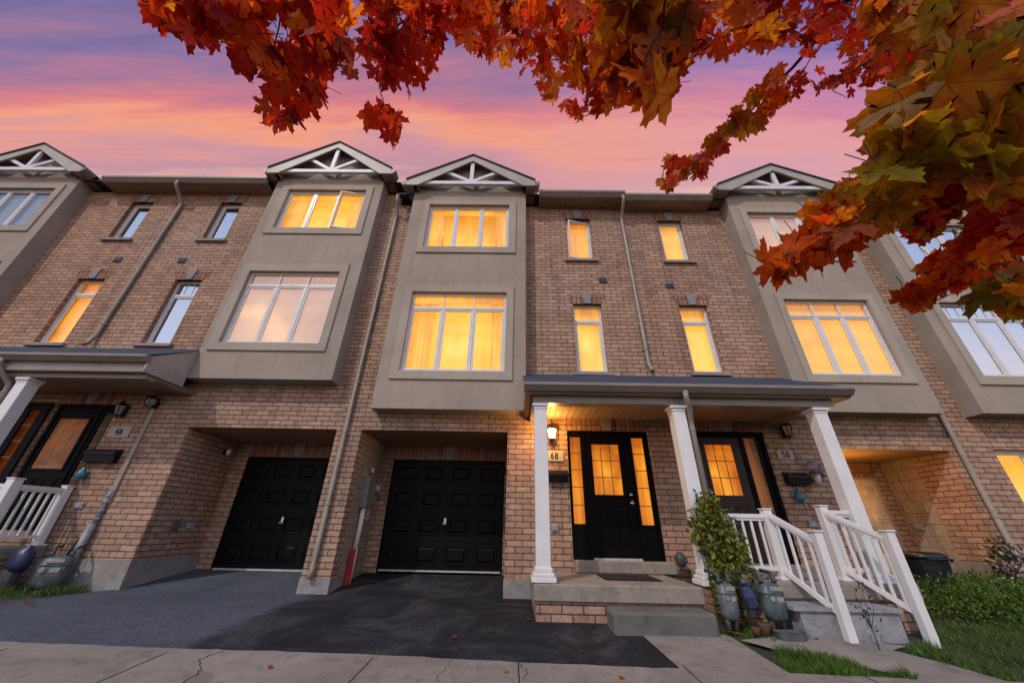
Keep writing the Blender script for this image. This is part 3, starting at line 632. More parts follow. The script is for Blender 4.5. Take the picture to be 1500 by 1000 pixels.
def garage_recess(root, x0, x1, zt, dx0, dx1, dz0, dz1, left='brick', right='brick', wood=False, rl=0.26):
    """the open porch in front of a garage door: side walls, ceiling, back wall round the door"""
    for (x, m_, nm, sgn) in ((x0, left, 'side_wall', 1), (x1, right, 'side_wall', -1)):
        q = MB(); q.box(x - sgn * 0.1, x, W + (rl if m_ == 'block' else 0.003), GD + 0.1, -1.3, zt) if sgn > 0 else q.box(x, x + 0.1, W + (rl if m_ == 'block' else 0.003), GD + 0.1, -1.3, zt)
        q.build(nm, M[m_], root)
        if m_ == 'block':
            q = MB(); q.box(x - sgn * 0.1, x + sgn * 0.006, W + 0.003, W + rl, -1.3, zt); q.build('wall_return', M['brick'], root)
    c = MB(); c.box(x0, x1, W + 0.003, GD, zt, zt + 0.05); c.build('garage_ceiling', M['soffit_x'], root)
    b = MB(); b.box(x0, dx0 - 0.04, GD, GD + 0.1, -1.3, zt); b.box(dx1 + 0.04, x1, GD, GD + 0.1, -1.3, zt); b.box(dx0 - 0.04, dx1 + 0.04, GD, GD + 0.1, dz1 + 0.04, zt); b.build('garage_wall', M['brick'], root)
    lintel(root, dx0, dx1, dz1 + 0.04, 0.27, 0.06, 'stone', GD)
    return garage_door(root, dx0, dx1, dz0, dz1, GD + 0.02, wood)

def found(root, b):
    f_ = MB(); f_.box(*b); f_.build('foundation', M['foundation'], root)
# ---- unit 68 (middle)
h68 = house('middle townhouse with yellow lit bay windows and a black front door numbered 68', -3.25, 2.8, 7.74, None,
            [(-2.68, 0.12, 5.77, 7.62, 0), (-2.73, 0.12, 2.51, 4.85, 0), (1.26, 1.91, 5.97, 7.35), (1.30, 1.96, 2.93, 4.64), (-3.02, -0.15, -1.3, 1.64, 0), (1.0, 2.56, -0.47, 1.69, 0.10)], -0.86, [(0.55, 2.8)])
bay(h68, -2.79, 0.19, 1.98, 7.74, (-2.47, -0.06, 5.84, 7.60), (-2.32, -0.24, 6.02, 7.46), (-2.55, -0.08, 2.58, 4.87), (-2.37, -0.24, 2.76, 4.69))
window(h68, -2.32, -0.24, 6.02, 7.46, B + 0.05, 3, None, 'curtain', 'glow')
window(h68, -2.37, -0.24, 2.76, 4.69, B + 0.05, 3, 4.30, 'curtain', 'glow_pale')
window(h68, 1.26, 1.91, 5.97, 7.35, W + 0.10, 1, None, 'flat', 'glow_amber', 'glass', 0, 'right', 15)
window(h68, 1.30, 1.96, 2.93, 4.64, W + 0.10, 1, 4.22, 'flat', 'glow_pale')
gable(h68, -1.27, 1.71, 9.16, 7.74, -2.79, 0.19)
lintel(h68, 1.26, 1.91, 7.35, 0.24); lintel(h68, 1.30, 1.96, 4.64); sill(h68, 1.26, 1.91, 5.97); sill(h68, 1.30, 1.96, 2.93); wall_vent(h68, 2.06, 5.32)
lintel(h68, 1.0, 2.56, 1.69, 0.26, 0.02, 'stone')
garage_recess(h68, -3.02, -0.15, 1.64, -2.72, -0.27, -0.83, 1.28, 'block', 'brick')
fr = door_frame(h68, 1.0, 2.56, -0.47, 1.69, W + 0.06, [(1.06, 1.26, 0.07, 1.58), (1.33, 2.20, -0.47, 1.60), (2.25, 2.47, 0.07, 1.58)], M['black'])
sidelight(h68, fr, 1.06, 1.26, 0.07, 1.58, W + 0.06, 'glow_door'); sidelight(h68, fr, 2.25, 2.47, 0.07, 1.58, W + 0.06, 'glow_door')
d = panel_door(h68, 1.33, 2.20, -0.45, 1.60, W + 0.085, 1.47, 1.99, 0.55, 1.45, M['black'], 'glow_door'); knob(d, 2.12, 0.42, W + 0.085)
t_ = MB(); t_.box(1.36, 2.17, W + 0.02, W + 0.09, -0.47, -0.44); t_.build('threshold', M['steel'], fr)
t_ = MB(); t_.bbox(1.02, 2.66, W - 0.16, W + 0.06, -0.64, -0.472, 0.012); t_.build('door_step', M['slab'], h68)
found(h68, (-3.249, -3.005, W - 0.025, W + 0.29, -1.3, -0.80)); found(h68, (-0.165, 2.8, W - 0.02, W + 0.2, -1.3, -0.76))

# ---- unit 48 (left)
h48 = house('townhouse numbered 48 with an open casement in its upper bay window', -9.32, -3.25, 8.17, None,
            [(-6.56, -3.73, 6.34, 8.06, 0), (-6.56, -3.79, 3.09, 5.38, 0), (-8.26, -7.66, 6.50, 7.84), (-8.34, -7.68, 3.46, 5.20), (-6.43, -3.50, -1.3, 1.64, 0), (-9.95, -8.06, -0.20, 2.06, 0.10)], -0.86, [(-9.32, -6.85)])
bay(h48, -6.62, -3.69, 2.54, 8.17, (-6.40, -3.92, 6.40, 8.12), (-6.20, -4.09, 6.59, 7.98), (-6.47, -3.98, 3.16, 5.45), (-6.28, -4.15, 3.34, 5.22))
window(h48, -6.20, -4.09, 6.59, 7.98, B + 0.05, 3, None, 'curtain', 'glow_pale', 'glass', 2, 'right', 9)
window(h48, -6.28, -4.15, 3.34, 5.22, B + 0.05, 3, 4.86, 'blind', 'glow_blind_pink', 'glass_mid')
window(h48, -8.26, -7.66, 6.50, 7.84, W + 0.10, 1, None, 'blind', 'blind', 'glass_sky')
window(h48, -8.34, -7.68, 3.46, 5.20, W + 0.10, 1, 4.80, 'blind', 'blind', 'glass_sky')
gable(h48, -5.13, 1.70, 9.70, 8.17, -6.62, -3.69)
lintel(h48, -8.26, -7.66, 7.84, 0.24); lintel(h48, -8.34, -7.68, 5.20); sill(h48, -8.26, -7.66, 6.50); sill(h48, -8.34, -7.68, 3.46); wall_vent(h48, -8.44, 5.79)
garage_recess(h48, -6.43, -3.50, 1.64, -6.06, -3.85, -0.87, 1.28, 'brick', 'block')
lintel(h48, -9.28, -8.06, 2.06, 0.26, 0.02, 'stone')
fr = door_frame(h48, -9.30, -8.06, -0.20, 2.06, W + 0.06, [(-9.25, -8.55, -0.2, 1.96), (-8.33, -8.14, 0.35, 1.90)], M['black'])
sidelight(h48, fr, -8.33, -8.14, 0.35, 1.90, W + 0.06, 'glow_faint')
panel_door(h48, -9.30, -8.40, -0.18, 1.98, W + 0.045, -9.17, -8.55, 0.82, 1.77, M['black'], 'glow_dim')
found(h48, (-9.32, -6.405, W - 0.03, GD - 0.002, -1.3, -0.61)); found(h48, (-3.515, -3.251, W - 0.02, W + 0.3, -1.3, -0.80))

# ---- unit beyond, far left
h46 = house('leftmost townhouse, its bay cut by the picture edge, one tall yellow window', -15.4, -9.32, 8.17, None,
            [(-10.76, -10.14, 6.50, 7.83), (-10.76, -10.07, 3.44, 5.20)], -1.2, [(-11.4, -9.32)])
bay(h46, -15.0, -12.14, 2.54, 8.17, (-14.8, -12.40, 6.40, 8.10), (-14.6, -12.58, 6.58, 7.95), (-14.8, -12.4, 3.16, 5.45), (-14.6, -12.58, 3.34, 5.22))
window(h46, -14.6, -12.58, 6.58, 7.95, B + 0.05, 3, None, 'blind', 'blind', 'glass_mid')
window(h46, -14.6, -12.58, 3.34, 5.22, B + 0.05, 3, 4.86, 'blind', 'blind', 'glass_sky')
window(h46, -10.76, -10.14, 6.50, 7.83, W + 0.10, 1, None, 'blind', 'blind', 'glass_sky')
window(h46, -10.76, -10.07, 3.44, 5.20, W + 0.10, 1, 4.80, 'flat', 'glow_amber', 'glass')
gable(h46, -13.62, 1.70, 9.55, 8.17, -15.0, -12.14)
lintel(h46, -10.76, -10.14, 7.83, 0.24); lintel(h46, -10.76, -10.07, 5.20); sill(h46, -10.76, -10.14, 6.50); sill(h46, -10.76, -10.07, 3.44); wall_vent(h46, -10.08, 5.79)
fr = door_frame(h46, -10.06, -9.36, -0.20, 2.06, W - 0.03, [(-9.78, -9.56, 0.40, 1.92)], M['black']); sidelight(h46, fr, -9.78, -9.56, 0.40, 1.92, W - 0.03, 'glow_dim')

# ---- unit 50 (right of the middle)
h50 = house('townhouse numbered 50 with blinds in its bay and an orange lit garage recess', 2.8, 8.45, 7.64, None,
            [(5.52, 8.11, 5.63, 7.43, 0), (5.54, 8.06, 2.55, 4.76, 0), (3.70, 4.33, 5.95, 7.31), (3.75, 4.40, 2.96, 4.64), (6.0, 8.22, -1.3, 1.43, 0), (3.46, 4.80, -0.47, 1.72, 0.10)], -0.86, [(2.8, 5.05)])
bay(h50, 5.47, 8.12, 2.05, 7.64, (5.70, 7.98, 5.70, 7.44), (5.85, 7.82, 5.88, 7.27), (5.76, 7.90, 2.64, 4.74), (5.90, 7.75, 2.80, 4.60))
window(h50, 5.85, 7.82, 5.88, 7.27, B + 0.05, 3, None, 'blind', 'glow_blind_pink', 'glass_mid')
window(h50, 5.90, 7.75, 2.80, 4.60, B + 0.05, 3, 4.22, 'blind', 'glow_blind', 'glass')
window(h50, 3.70, 4.33, 5.95, 7.31, W + 0.10, 1, None, 'blind', 'glow_blind', 'glass')
window(h50, 3.75, 4.40, 2.96, 4.64, W + 0.10, 1, 4.24, 'flat', 'glow_pale')
gable(h50, 6.80, 1.62, 8.86, 7.64, 5.47, 8.12)
lintel(h50, 3.70, 4.33, 7.31, 0.24); lintel(h50, 3.75, 4.40, 4.64); sill(h50, 3.70, 4.33, 5.95); sill(h50, 3.75, 4.40, 2.96); wall_vent(h50, 3.64, 5.18)
lintel(h50, 3.46, 4.80, 1.72, 0.24, 0.02, 'stone')
garage_recess(h50, 6.0, 8.22, 1.43, 6.3, 7.93, -0.83, 1.06, 'brick', 'block', True, 0.72)
fr = door_frame(h50, 3.46, 4.80, -0.47, 1.72, W + 0.06, [(3.52, 4.34, -0.47, 1.62), (4.42, 4.66, 0.10, 1.62)], M['black'])
sidelight(h50, fr, 4.42, 4.66, 0.10, 1.62, W + 0.06, 'glow_dim')
d = panel_door(h50, 3.52, 4.34, -0.45, 1.62, W + 0.08, 3.65, 4.17, 0.58, 1.48, M['darkbrown'], 'glow_door'); knob(d, 3.59, 0.48, W + 0.08)
t_ = MB(); t_.bbox(3.3, 4.9, W - 0.14, W + 0.06, -0.64, -0.472, 0.012); t_.build('door_step', M['slab'], h50)
found(h50, (2.8, 6.02, W - 0.02, W + 0.3, -1.3, -0.70)); found(h50, (8.19, 8.449, W - 0.02, GD - 0.002, -1.3, -0.42))

# ---- far right units
h52 = house('townhouse at the right with sky blue bay windows and a lit ground floor window', 8.45, 11.75, 7.64, None,
            [(9.05, 10.4, -0.05, 1.47)], -1.2, [(11.0, 11.75)])
bay(h52, 8.86, 11.5, 2.07, 7.64, (9.12, 11.22, 5.44, 7.05), (9.30, 11.08, 5.62, 6.88), (9.10, 11.25, 2.64, 4.70), (9.26, 11.10, 2.82, 4.56))
window(h52, 9.30, 11.08, 5.62, 6.88, B + 0.05, 3, None, 'blind', 'blind', 'glass_sky')
window(h52, 9.26, 11.10, 2.82, 4.56, B + 0.05, 3, 4.20, 'blind', 'blind', 'glass_sky')
window(h52, 9.05, 10.4, -0.05, 1.47, W + 0.10, 2, None, 'curtain', 'glow')
gable(h52, 10.2, 1.55, 8.82, 7.64, 8.86, 11.5)
h54 = house('last townhouse at the right edge, mostly hidden behind the red leaves', 11.75, 17.5, 7.64, None, [], -1.2, [(14.9, 17.5)])
bay(h54, 11.95, 14.7, 2.07, 7.64, (12.2, 14.4, 5.44, 7.05), (12.4, 14.2, 5.62, 6.88), (12.2, 14.4, 2.64, 4.70), (12.4, 14.2, 2.82, 4.56))
window(h54, 12.4, 14.2, 5.62, 6.88, B + 0.05, 3, None, 'blind', 'blind', 'glass_sky'); window(h54, 12.4, 14.2, 2.82, 4.56, B + 0.05, 3, 4.2, 'blind', 'blind', 'glass_sky')
gable(h54, 13.35, 1.55, 8.82, 7.64, 11.95, 14.7)

# downspouts (parts of the house they drain)
def elbow(x, S, xo=0.0): return [(x, W - 0.42, S + 0.02), (x, W - 0.42, S - 0.10), (x, W - 0.30, S - 0.22), (x, W - 0.07, S - 0.42), (x, W - 0.055, S - 0.52)]
downspout(h48, elbow(-9.28, 8.17) + [(-9.36, W - 0.055, 3.62), (-9.38, W - 0.10, 3.42), (-9.38, W - 0.16, 3.34)], straps=[(-9.34, W - 0.055, 3.9)])
downspout(h68, elbow(2.74, 7.74) + [(2.80, W - 0.055, 3.12), (2.82, W - 0.10, 2.98), (2.82, W - 0.16, 2.92)], straps=[(2.79, W - 0.055, 3.45)])
downspout(h68, [(-3.22, W - 0.36, 7.80), (-3.22, W - 0.30, 7.60), (-3.26, W - 0.06, 7.42), (-3.27, W - 0.055, 7.2), (-3.32, W - 0.055, -0.70), (-3.33, W - 0.10, -0.80)], straps=[(-3.28, W - 0.055, 5.6), (-3.3, W - 0.055, 2.6), (-3.31, W - .055, 0.3)])
downspout(h50, [(8.42, W - 0.30, 7.7), (8.42, W - 0.06, 7.4), (8.42, W - 0.055, 7.2), (8.37, W - 0.055, 2.2), (8.34, W - 0.055, -0.10), (8.34, W - 0.10, -0.2)], straps=[(8.38, W - 0.055, 1.8), (8.35, W - .055, 0.3)])

# ---------------------------------------------------------------- porches
def porch_roof(label, x0, x1, gy, zg, zw, bx0, bx1, bzb, zs, xw0, xw1, cols, dsp):
    root = thing('porch_roof', ((x0 + x1) / 2, 6.2, gz(6)), label, 'porch roof', 'shared porch roofs')
    r_ = MB(); r_.add([(x0, gy, zg + .01), (x1, gy, zg + .01), (x1, B - .01, zg + (zw - zg) * (B - .01 - gy) / (W - gy)), (xw1, B - .01, zg + (zw - zg) * (B - .01 - gy) / (W - gy)), (xw1, W, zw), (xw0, W, zw), (xw0, B - .01, zg + (zw - zg) * (B - .01 - gy) / (W - gy)), (x0, B - .01, zg + (zw - zg) * (B - .01 - gy) / (W - gy)),], [(0, 1, 2, 3, 4, 5, 6, 7)])
    roof = r_.build('roof_shingles', M['shingle'], root)
    ck = MB()
    zB = zg + (zw - zg) * (B - .012 - gy) / (W - gy) - 0.012
    for xx, s_ in ((x0 + 0.01, -1), (x1 - 0.01, 1)):
        ck.prism([(gy + 0.03, zg - 0.01), (B - .012, zB), (B - 0.012, zs + 0.01), (gy + 0.10, zs - 0.0), (gy + .03, zs + .02)], 'x', xx, xx - s_ * 0.03)
    ck.build('end_panel', M['fascia'], root)
    g = MB(); y = gy
    g.prism([(y + 0.06, zg - 0.135), (y + 0.0, zg - 0.13), (y - 0.05, zg - 0.07), (y - 0.07, zg - 0.05), (y - 0.07, zg - 0.005), (y - 0.055, zg), (y + 0.06, zg - 0.01)], 'x', x0, x1)
    g.build('gutter', M['gutter'], root)
    b = MB(); b.box(x0 + .012, x1 - .012, gy + 0.062, gy + 0.09, zs - 0.004, zg - 0.012); b.build('fascia', M['gutter'], root)
    b = MB(); b.box(bx0, bx1, gy + 0.16, gy + 0.36, bzb, zs + 0.05); b.box(bx0, bx0 + 0.2, gy + 0.36, W, bzb + .04, zs + 0.05); b.box(bx1 - 0.2, bx1, gy + 0.36, W, bzb + .04, zs + 0.05); b.build('beam', M['gutter'], root)
    s_ = MB(); s_.quad((x0 + .04, gy + 0.05, zs), (x1 - .04, gy + 0.05, zs), (x1 - .04, W, zs), (x0 + .04, W, zs)); s_.build('soffit', M['soffit'], root)
    for cx, zb in cols:
        yc = gy + 0.27; zt = bzb
        c = MB(); c.bbox(cx - 0.10, cx + 0.10, yc - 0.10, yc + 0.10, zb + 0.16, zt - 0.07, 0.006)
        co = c.build('column', M['white'], root)
        k = MB(); k.bbox(cx - 0.165, cx + 0.165, yc - 0.165, yc + 0.165, zb, zb + 0.06, 0.008); k.bbox(cx - 0.145, cx + 0.145, yc - 0.145, yc + 0.145, zb + 0.06, zb + 0.11, 0.012); k.bbox(cx - 0.12, cx + 0.12, yc - 0.12, yc + 0.12, zb + 0.11, zb + 0.17, 0.012); k.build('column_base', M['white'], co)
        k = MB(); k.bbox(cx - 0.11, cx + 0.11, yc - 0.11, yc + 0.11, zt - 0.11, zt - 0.06, 0.012); k.bbox(cx - 0.13, cx + 0.13, yc - 0.13, yc + 0.13, zt - 0.06, zt - 0.002, 0.01); k.build('column_capital', M['white'], co)
    for dx, zb in dsp:
        downspout(root, [(dx, gy + 0.0, zg - 0.10), (dx, gy + 0.0, zg - 0.22), (dx + 0.05, gy + 0.06, zg - 0.33), (dx + 0.10, gy + 0.22, zg - 0.50), (dx + 0.105, gy + 0.24, zg - 0.62), (dx + 0.11, gy + 0.25, zb)], 0.042, [(dx + 0.105, gy + 0.24, zg - 0.66)])
    return root
PG = 5.45
porch_roof('wide porch roof with brown gutter carried on three white square columns', 0.13, 5.36, PG, 2.08, 2.86, 0.28, 5.12, 1.80, 1.92, 0.20, 5.46, [(0.40, -0.64), (2.62, -0.64), (4.88, -0.64)], [(2.70, -0.60)])
porch_roof('left porch roof over the door numbered 48, with sloping beige end panel beside the bay', -12.6, -6.60, 5.80, 2.63, 3.33, -12.5, -6.66, 2.24, 2.33, -12.6, -6.64, [(-8.86, -0.43)], [(-9.24, -0.4)])

def porch_slab(label, x0, x1, yf, zt, th, zb, bx=0.03):
    root = thing('concrete_porch', ((x0 + x1) / 2, 6.3, gz(6)), label, 'porch', 'concrete porches')
    s_ = MB(); s_.bbox(x0, x1, yf, W - 0.01, zt - th, zt, 0.015); s_.build('slab', M['slab'], root)
    b = MB(); b.box(x0 + bx, x1 - bx, yf + 0.04, W - 0.02, zb, zt - th); b.build('brick_base', M['brick'], root)
    return root
porch_slab('concrete porch on a brick base below the black door numbered 68', 0.26, 2.44, 5.53, -0.645, 0.19, -1.25)
porch_slab('concrete porch with white railings below the door numbered 50', 2.9, 5.22, 5.55, -0.56, 0.19, -1.25)
porch_slab('concrete porch at the left edge below the door numbered 48', -12.0, -7.96, 5.82, -0.43, 0.17, -1.2)

def railing(label, posts, balus, rails, group='white porch railings'):
    root = thing('porch_railing', (posts[0][0], posts[0][1], posts[0][2]), label, 'railing', group)
    for (x, y, z0, z1, r_) in posts:
        p = MB(); p.bbox(x - r_, x + r_, y - r_, y + r_, z0, z1, 0.006); p.bbox(x - r_ - .012, x + r_ + .012, y - r_ - .012, y + r_ + .012, z1, z1 + .02, 0.006)
        if z0 > -0.8: p.bbox(x - r_ - 0.035, x + r_ + 0.035, y - r_ - 0.035, y + r_ + 0.035, z0, z0 + 0.035, 0.008)
        p.build('post', M['white'], root)
    for a, b, w_, h_, nm in rails:
        p = MB(); p.bar(a, b, w_, h_)
        if nm == 'top_rail': p.bar(Vector(a) - Vector((0, 0, h_ / 2 + 0.017)), Vector(b) - Vector((0, 0, h_ / 2 + 0.017)), w_ * 0.6, 0.035)
        p.build(nm, M['white'], root)
    for (a, b, a2, b2, n) in balus:
        for k in range(1, n + 1):
            t = k / (n + 1); p0 = Vector(a).lerp(Vector(b), t); p1 = Vector(a2).lerp(Vector(b2), t)
            p = MB(); p.bbox(p0.x - 0.015, p0.x + 0.015, p0.y - 0.015, p0.y + 0.015, p0.z - 0.02, p1.z + 0.02, 0.003); p.build('baluster', M['white'], root)
    return root
zs = -0.56
def rail_run(a, b, zt, zb, n): return [(a[0], a[1], zb[0]), (b[0], b[1], zb[1]), (a[0], a[1], zt[0]), (b[0], b[1], zt[1]), n]
railing('white railing along the porch of 50 that turns down beside the left of its steps',
        [(3.58, 5.66, zs, 0.28, 0.055), (3.77, 5.08, -1.10, 0.01, 0.048)],
        [rail_run((2.72, 5.66), (3.58, 5.66), (0.16, 0.16), (-0.42, -0.42), 6), rail_run((3.58, 5.66), (3.77, 5.08), (0.22, -0.10), (-0.44, -0.82), 4)],
        [((2.72, 5.66, 0.20), (3.54, 5.66, 0.20), 0.075, 0.05, 'top_rail'), ((2.72, 5.66, -0.43), (3.54, 5.66, -0.43), 0.05, 0.05, 'bottom_rail'),
         ((3.58, 5.62, 0.22), (3.77, 5.12, -0.10), 0.075, 0.05, 'top_rail'), ((3.58, 5.62, -0.44), (3.77, 5.12, -0.82), 0.05, 0.05, 'bottom_rail')])
railing('white railing at the right of the steps of 50, running past the last column',
        [(4.42, 5.70, zs, 0.34, 0.055), (4.66, 5.08, -1.10, 0.03, 0.048)],
        [rail_run((4.42, 5.70), (4.78, 5.72), (0.22, 0.22), (-0.42, -0.42), 2), rail_run((4.42, 5.70), (4.66, 5.08), (0.26, -0.04), (-0.42, -0.80), 6)],
        [((4.42, 5.70, 0.27), (4.80, 5.72, 0.27), 0.075, 0.05, 'top_rail'), ((4.42, 5.70, -0.43), (4.80, 5.72, -0.43), 0.05, 0.05, 'bottom_rail'),
         ((4.42, 5.66, 0.26), (4.66, 5.12, -0.05), 0.075, 0.05, 'top_rail'), ((4.42, 5.66, -0.42), (4.66, 5.12, -0.80), 0.05, 0.05, 'bottom_rail')])
railing('white railing round the porch at the left edge of the row',
        [(-8.05, 6.10, -0.43, 0.54, 0.065), (-8.05, 6.88, -0.43, 0.50, 0.055), (-9.9, 6.10, -0.43, 0.54, 0.065)],
        [rail_run((-8.05, 6.10), (-8.05, 6.88), (0.40, 0.40), (-0.28, -0.28), 6), rail_run((-9.9, 6.10), (-8.05, 6.10), (0.40, 0.40), (-0.28, -0.28), 14)],
        [((-8.05, 6.13, 0.44), (-8.05, 6.86, 0.44), 0.08, 0.055, 'top_rail'), ((-8.05, 6.13, -0.29), (-8.05, 6.86, -0.29), 0.05, 0.05, 'bottom_rail'),
         ((-9.9, 6.10, 0.44), (-8.07, 6.10, 0.44), 0.08, 0.055, 'top_rail'), ((-9.9, 6.10, -0.29), (-8.07, 6.10, -0.29), 0.05, 0.05, 'bottom_rail')])

st = MB(); st.bbox(1.16, 2.36, 5.12, 5.52, -1.15, -0.85, 0.03)
tag(st.build('concrete_step', M['step'], None), 'worn dark concrete step in front of the porch of 68', 'step', 'concrete steps')
root = thing('precast_step', (3.9, 5.3, gz(5.3)), 'smooth blue grey precast step between the two white railings of 50', 'step', 'concrete steps')
st = MB(); st.prism([(3.36, 5.58), (3.36, 5.19), (4.50, 5.19), (4.50, 5.58)], 'z', -1.12, -0.81); st.build('riser', M['bluestep'], root)
st = MB(); st.prism([(3.28, 5.585), (3.28, 5.16), (4.54, 5.16), (4.54, 5.585)], 'z', -0.81, -0.77); st.build('tread', M['bluestep'], root)

# ---------------------------------------------------------------- wall things
def lantern(label, x, z, lit=False, y=W):
    root = thing('wall_lantern', (x, y, z), label, 'lantern', 'black wall lanterns')
    b = MB(); b.bbox(x - 0.045, x + 0.045, y - 0.02, y, z - 0.13, z + 0.13, 0.008); b.tube([(x, y - .02, z - 0.08), (x, y - 0.07, z - 0.10), (x, y - 0.12, z - 0.13), (x, y - 0.12, z - .10)], 0.010, 8)
    b.lathe([(0.01, -0.16), (0.016, -0.13), (0.05, -0.115), (0.058, -0.10)], (x, y - 0.12, z), 6)
    b.lathe([(0.105, 0.08), (0.085, 0.10), (0.05, 0.135), (0.03, 0.15), (0.012, 0.165), (0.014, 0.185), (0.0, 0.20)], (x, y - 0.12, z), 6)
    for k in range(6):
        t = math.pi * 2 * k / 6; b.bar((x + 0.055 * math.cos(t), y - 0.12 + 0.055 * math.sin(t), z - 0.10), (x + 0.092 * math.cos(t), y - 0.12 + 0.092 * math.sin(t), z + 0.085), 0.009, 0.009, (0, 1, 0))
    b.build('lantern_frame', M['blackmetal'], root)
    g = MB(); g.lathe([(0.048, -0.10), (0.085, 0.08)], (x, y - 0.12, z), 6); g.build('lantern_glass', M['lampglass'] if lit else M['lantern_glass'], root)
    if lit:
        ld = bpy.data.lights.new('lantern_bulb', 'POINT'); ld.energy = 40; ld.color = (1, 0.50, 0.13); ld.shadow_soft_size = 0.05
        lo = bpy.data.objects.new('lantern_bulb', ld); lo.location = (-0.03, -0.30, 0.02); lo.parent = root; COL.objects.link(lo)
    return root
lantern('lit lantern glowing on the brick right of the first white column', 0.70, 1.60, True)
lantern('unlit black lantern on the brick by the rightmost white column', 5.20, 1.73)
lantern('unlit black lantern on the brick right of the leftmost door', -7.86, 1.92)
root = thing('globe_wall_lamp', (-7.30, W, 2.12), 'small round caged wall lamp above the conduit beside 48', 'wall lamp')
b = MB(); b.lathe([(0.07, 0), (0.07, 0.03), (0.05, 0.05), (0.03, 0.10)], (-7.30, W, 2.06), 12, 'y'); b.lathe([(0.11, 0.05), (0.10, 0.07), (0.05, 0.10), (0, 0.11)], (-7.30, W - 0.13, 2.10), 12)
for k in range(6):
    t = math.pi * k / 3; b.tube([(-7.30 + .1 * math.cos(t), W - .13 + .1 * math.sin(t), 2.15), (-7.30 + .095 * math.cos(t), W - .13 + .095 * math.sin(t), 2.05), (-7.30 + .03 * math.cos(t), W - .13 + .03 * math.sin(t), 1.98)], 0.006, 6)
b.build('lamp_cage', M['blackmetal'], root)
b = MB(); b.lathe([(0.02, 1.99 - 2.1), (0.07, -0.06), (0.09, 0.0), (0.08, 0.05)], (-7.30, W - 0.13, 2.10), 14); b.build('lamp_globe', M['lensglass'], root, smooth=True)

def plaque(num, lab, x, z, w_=0.36, h_=0.19):
    root = thing('number_plaque', (x, W, z), lab, 'house number', 'house number plaques')
    b = MB(); b.bbox(x - w_ / 2, x + w_ / 2, W - 0.022, W, z - h_ / 2, z + h_ / 2, 0.005); b.build('plaque_face', M['plaque'], root)
    text_mesh('digits', num, 0.165, (x, W - 0.026, z), M['blackmetal'], root)
plaque('68', 'warmly lit number plaque reading 68 under the glowing lantern', 0.74, 1.20); plaque('50', 'number plaque reading 50 above the mailbox beside purple flowers', 5.09, 1.295, 0.30, 0.17); plaque('48', 'number plaque reading 48 at the left, beside the brown conduit', -7.76, 1.51, 0.42, 0.21)

def mailbox(label, x0, x1, z0, z1):
    root = thing('mailbox', ((x0 + x1) / 2, W, z0), label, 'mailbox', 'black wall mailboxes')
    b = MB(); b.prism([(W - 0.003, z0), (W - 0.11, z0 + 0.005), (W - 0.13, z1 - 0.07), (W - 0.003, z1)], 'x', x0, x1); b.build('box', M['blackmetal'], root)
    l = MB(); l.prism([(W - 0.004, z1 + 0.006), (W - 0.13, z1 - 0.062), (W - 0.142, z1 - 0.066), (W - 0.146, z1 - 0.10), (W - 0.15, z1 - 0.10), (W - 0.15, z1 - 0.055), (W - 0.004, z1 + 0.016)], 'x', x0 - 0.008, x1 + 0.008); l.build('lid', M['blackmetal'], root)
    h = MB()
    for xx in (x0 + 0.10, x1 - 0.10): h.tube([(xx, W - 0.02, z0), (xx, W - 0.03, z0 - 0.08), (xx, W - 0.06, z0 - 0.12), (xx, W - 0.09, z0 - 0.10), (xx, W - 0.09, z0 - 0.075)], 0.006, 6)
    h.build('paper_hook', M['blackmetal'], root)
mailbox('black mailbox on the brick below the plaque numbered 68', 0.60, 0.97, 0.74, 0.93)
mailbox('black mailbox below the plaque numbered 50, beside a wall flower pot', 4.93, 5.34, 0.77, 0.97)
mailbox('black mailbox below the plaque numbered 48', -8.08, -7.50, 0.93, 1.17)

def outlet(label, c, nx=0, w_=0.13, h_=0.11, mat='outlet', name='outlet_cover', cat='outlet'):
    x, y, z = c; root = thing(name, c, label, cat, 'outlet covers on the brick')
    b = MB(); l = MB()
    if nx == 0: b.bbox(x - w_ / 2, x + w_ / 2, y - 0.03, y, z - h_ / 2, z + h_ / 2, 0.005); l.bbox(x - w_ * .32, x + w_ * .32, y - 0.042, y - 0.028, z - h_ * .3, z + h_ * .3, 0.004)
    else: b.bbox(x, x + nx * 0.03, y - w_ / 2, y + w_ / 2, z - h_ / 2, z + h_ / 2, 0.005); l.bbox(x + nx * .028, x + nx * 0.042, y - w_ * .32, y + w_ * .32, z - h_ * .3, z + h_ * .3, 0.004)
    b.build('cover_plate', M[mat], root); l.build('flap', M[mat], root)
outlet('small grey outlet cover low on the brick behind the first white column', (0.71, W, 0.0))
outlet('small grey outlet cover beside the railing of 50', (5.18, W, 0.145))
outlet('small pale outlet cover low on the brick below the mailbox of 48', (-7.80, W, 0.20), 0, 0.16, 0.10)
outlet('pale outlet cover inside the garage recess of 48, right of the dark vent', (-6.43, 7.93, -0.09), 1, 0.16, 0.12)
outlet('dark louvred vent inside the garage recess of 48', (-6.43, 7.58, -0.10), 1, 0.18, 0.22, 'ventgrey', 'wall_vent', 'vent')
outlet('outlet cover on the orange lit block wall of the garage recess of 50', (8.22, 8.2, 0.15), -1, 0.2, 0.13)
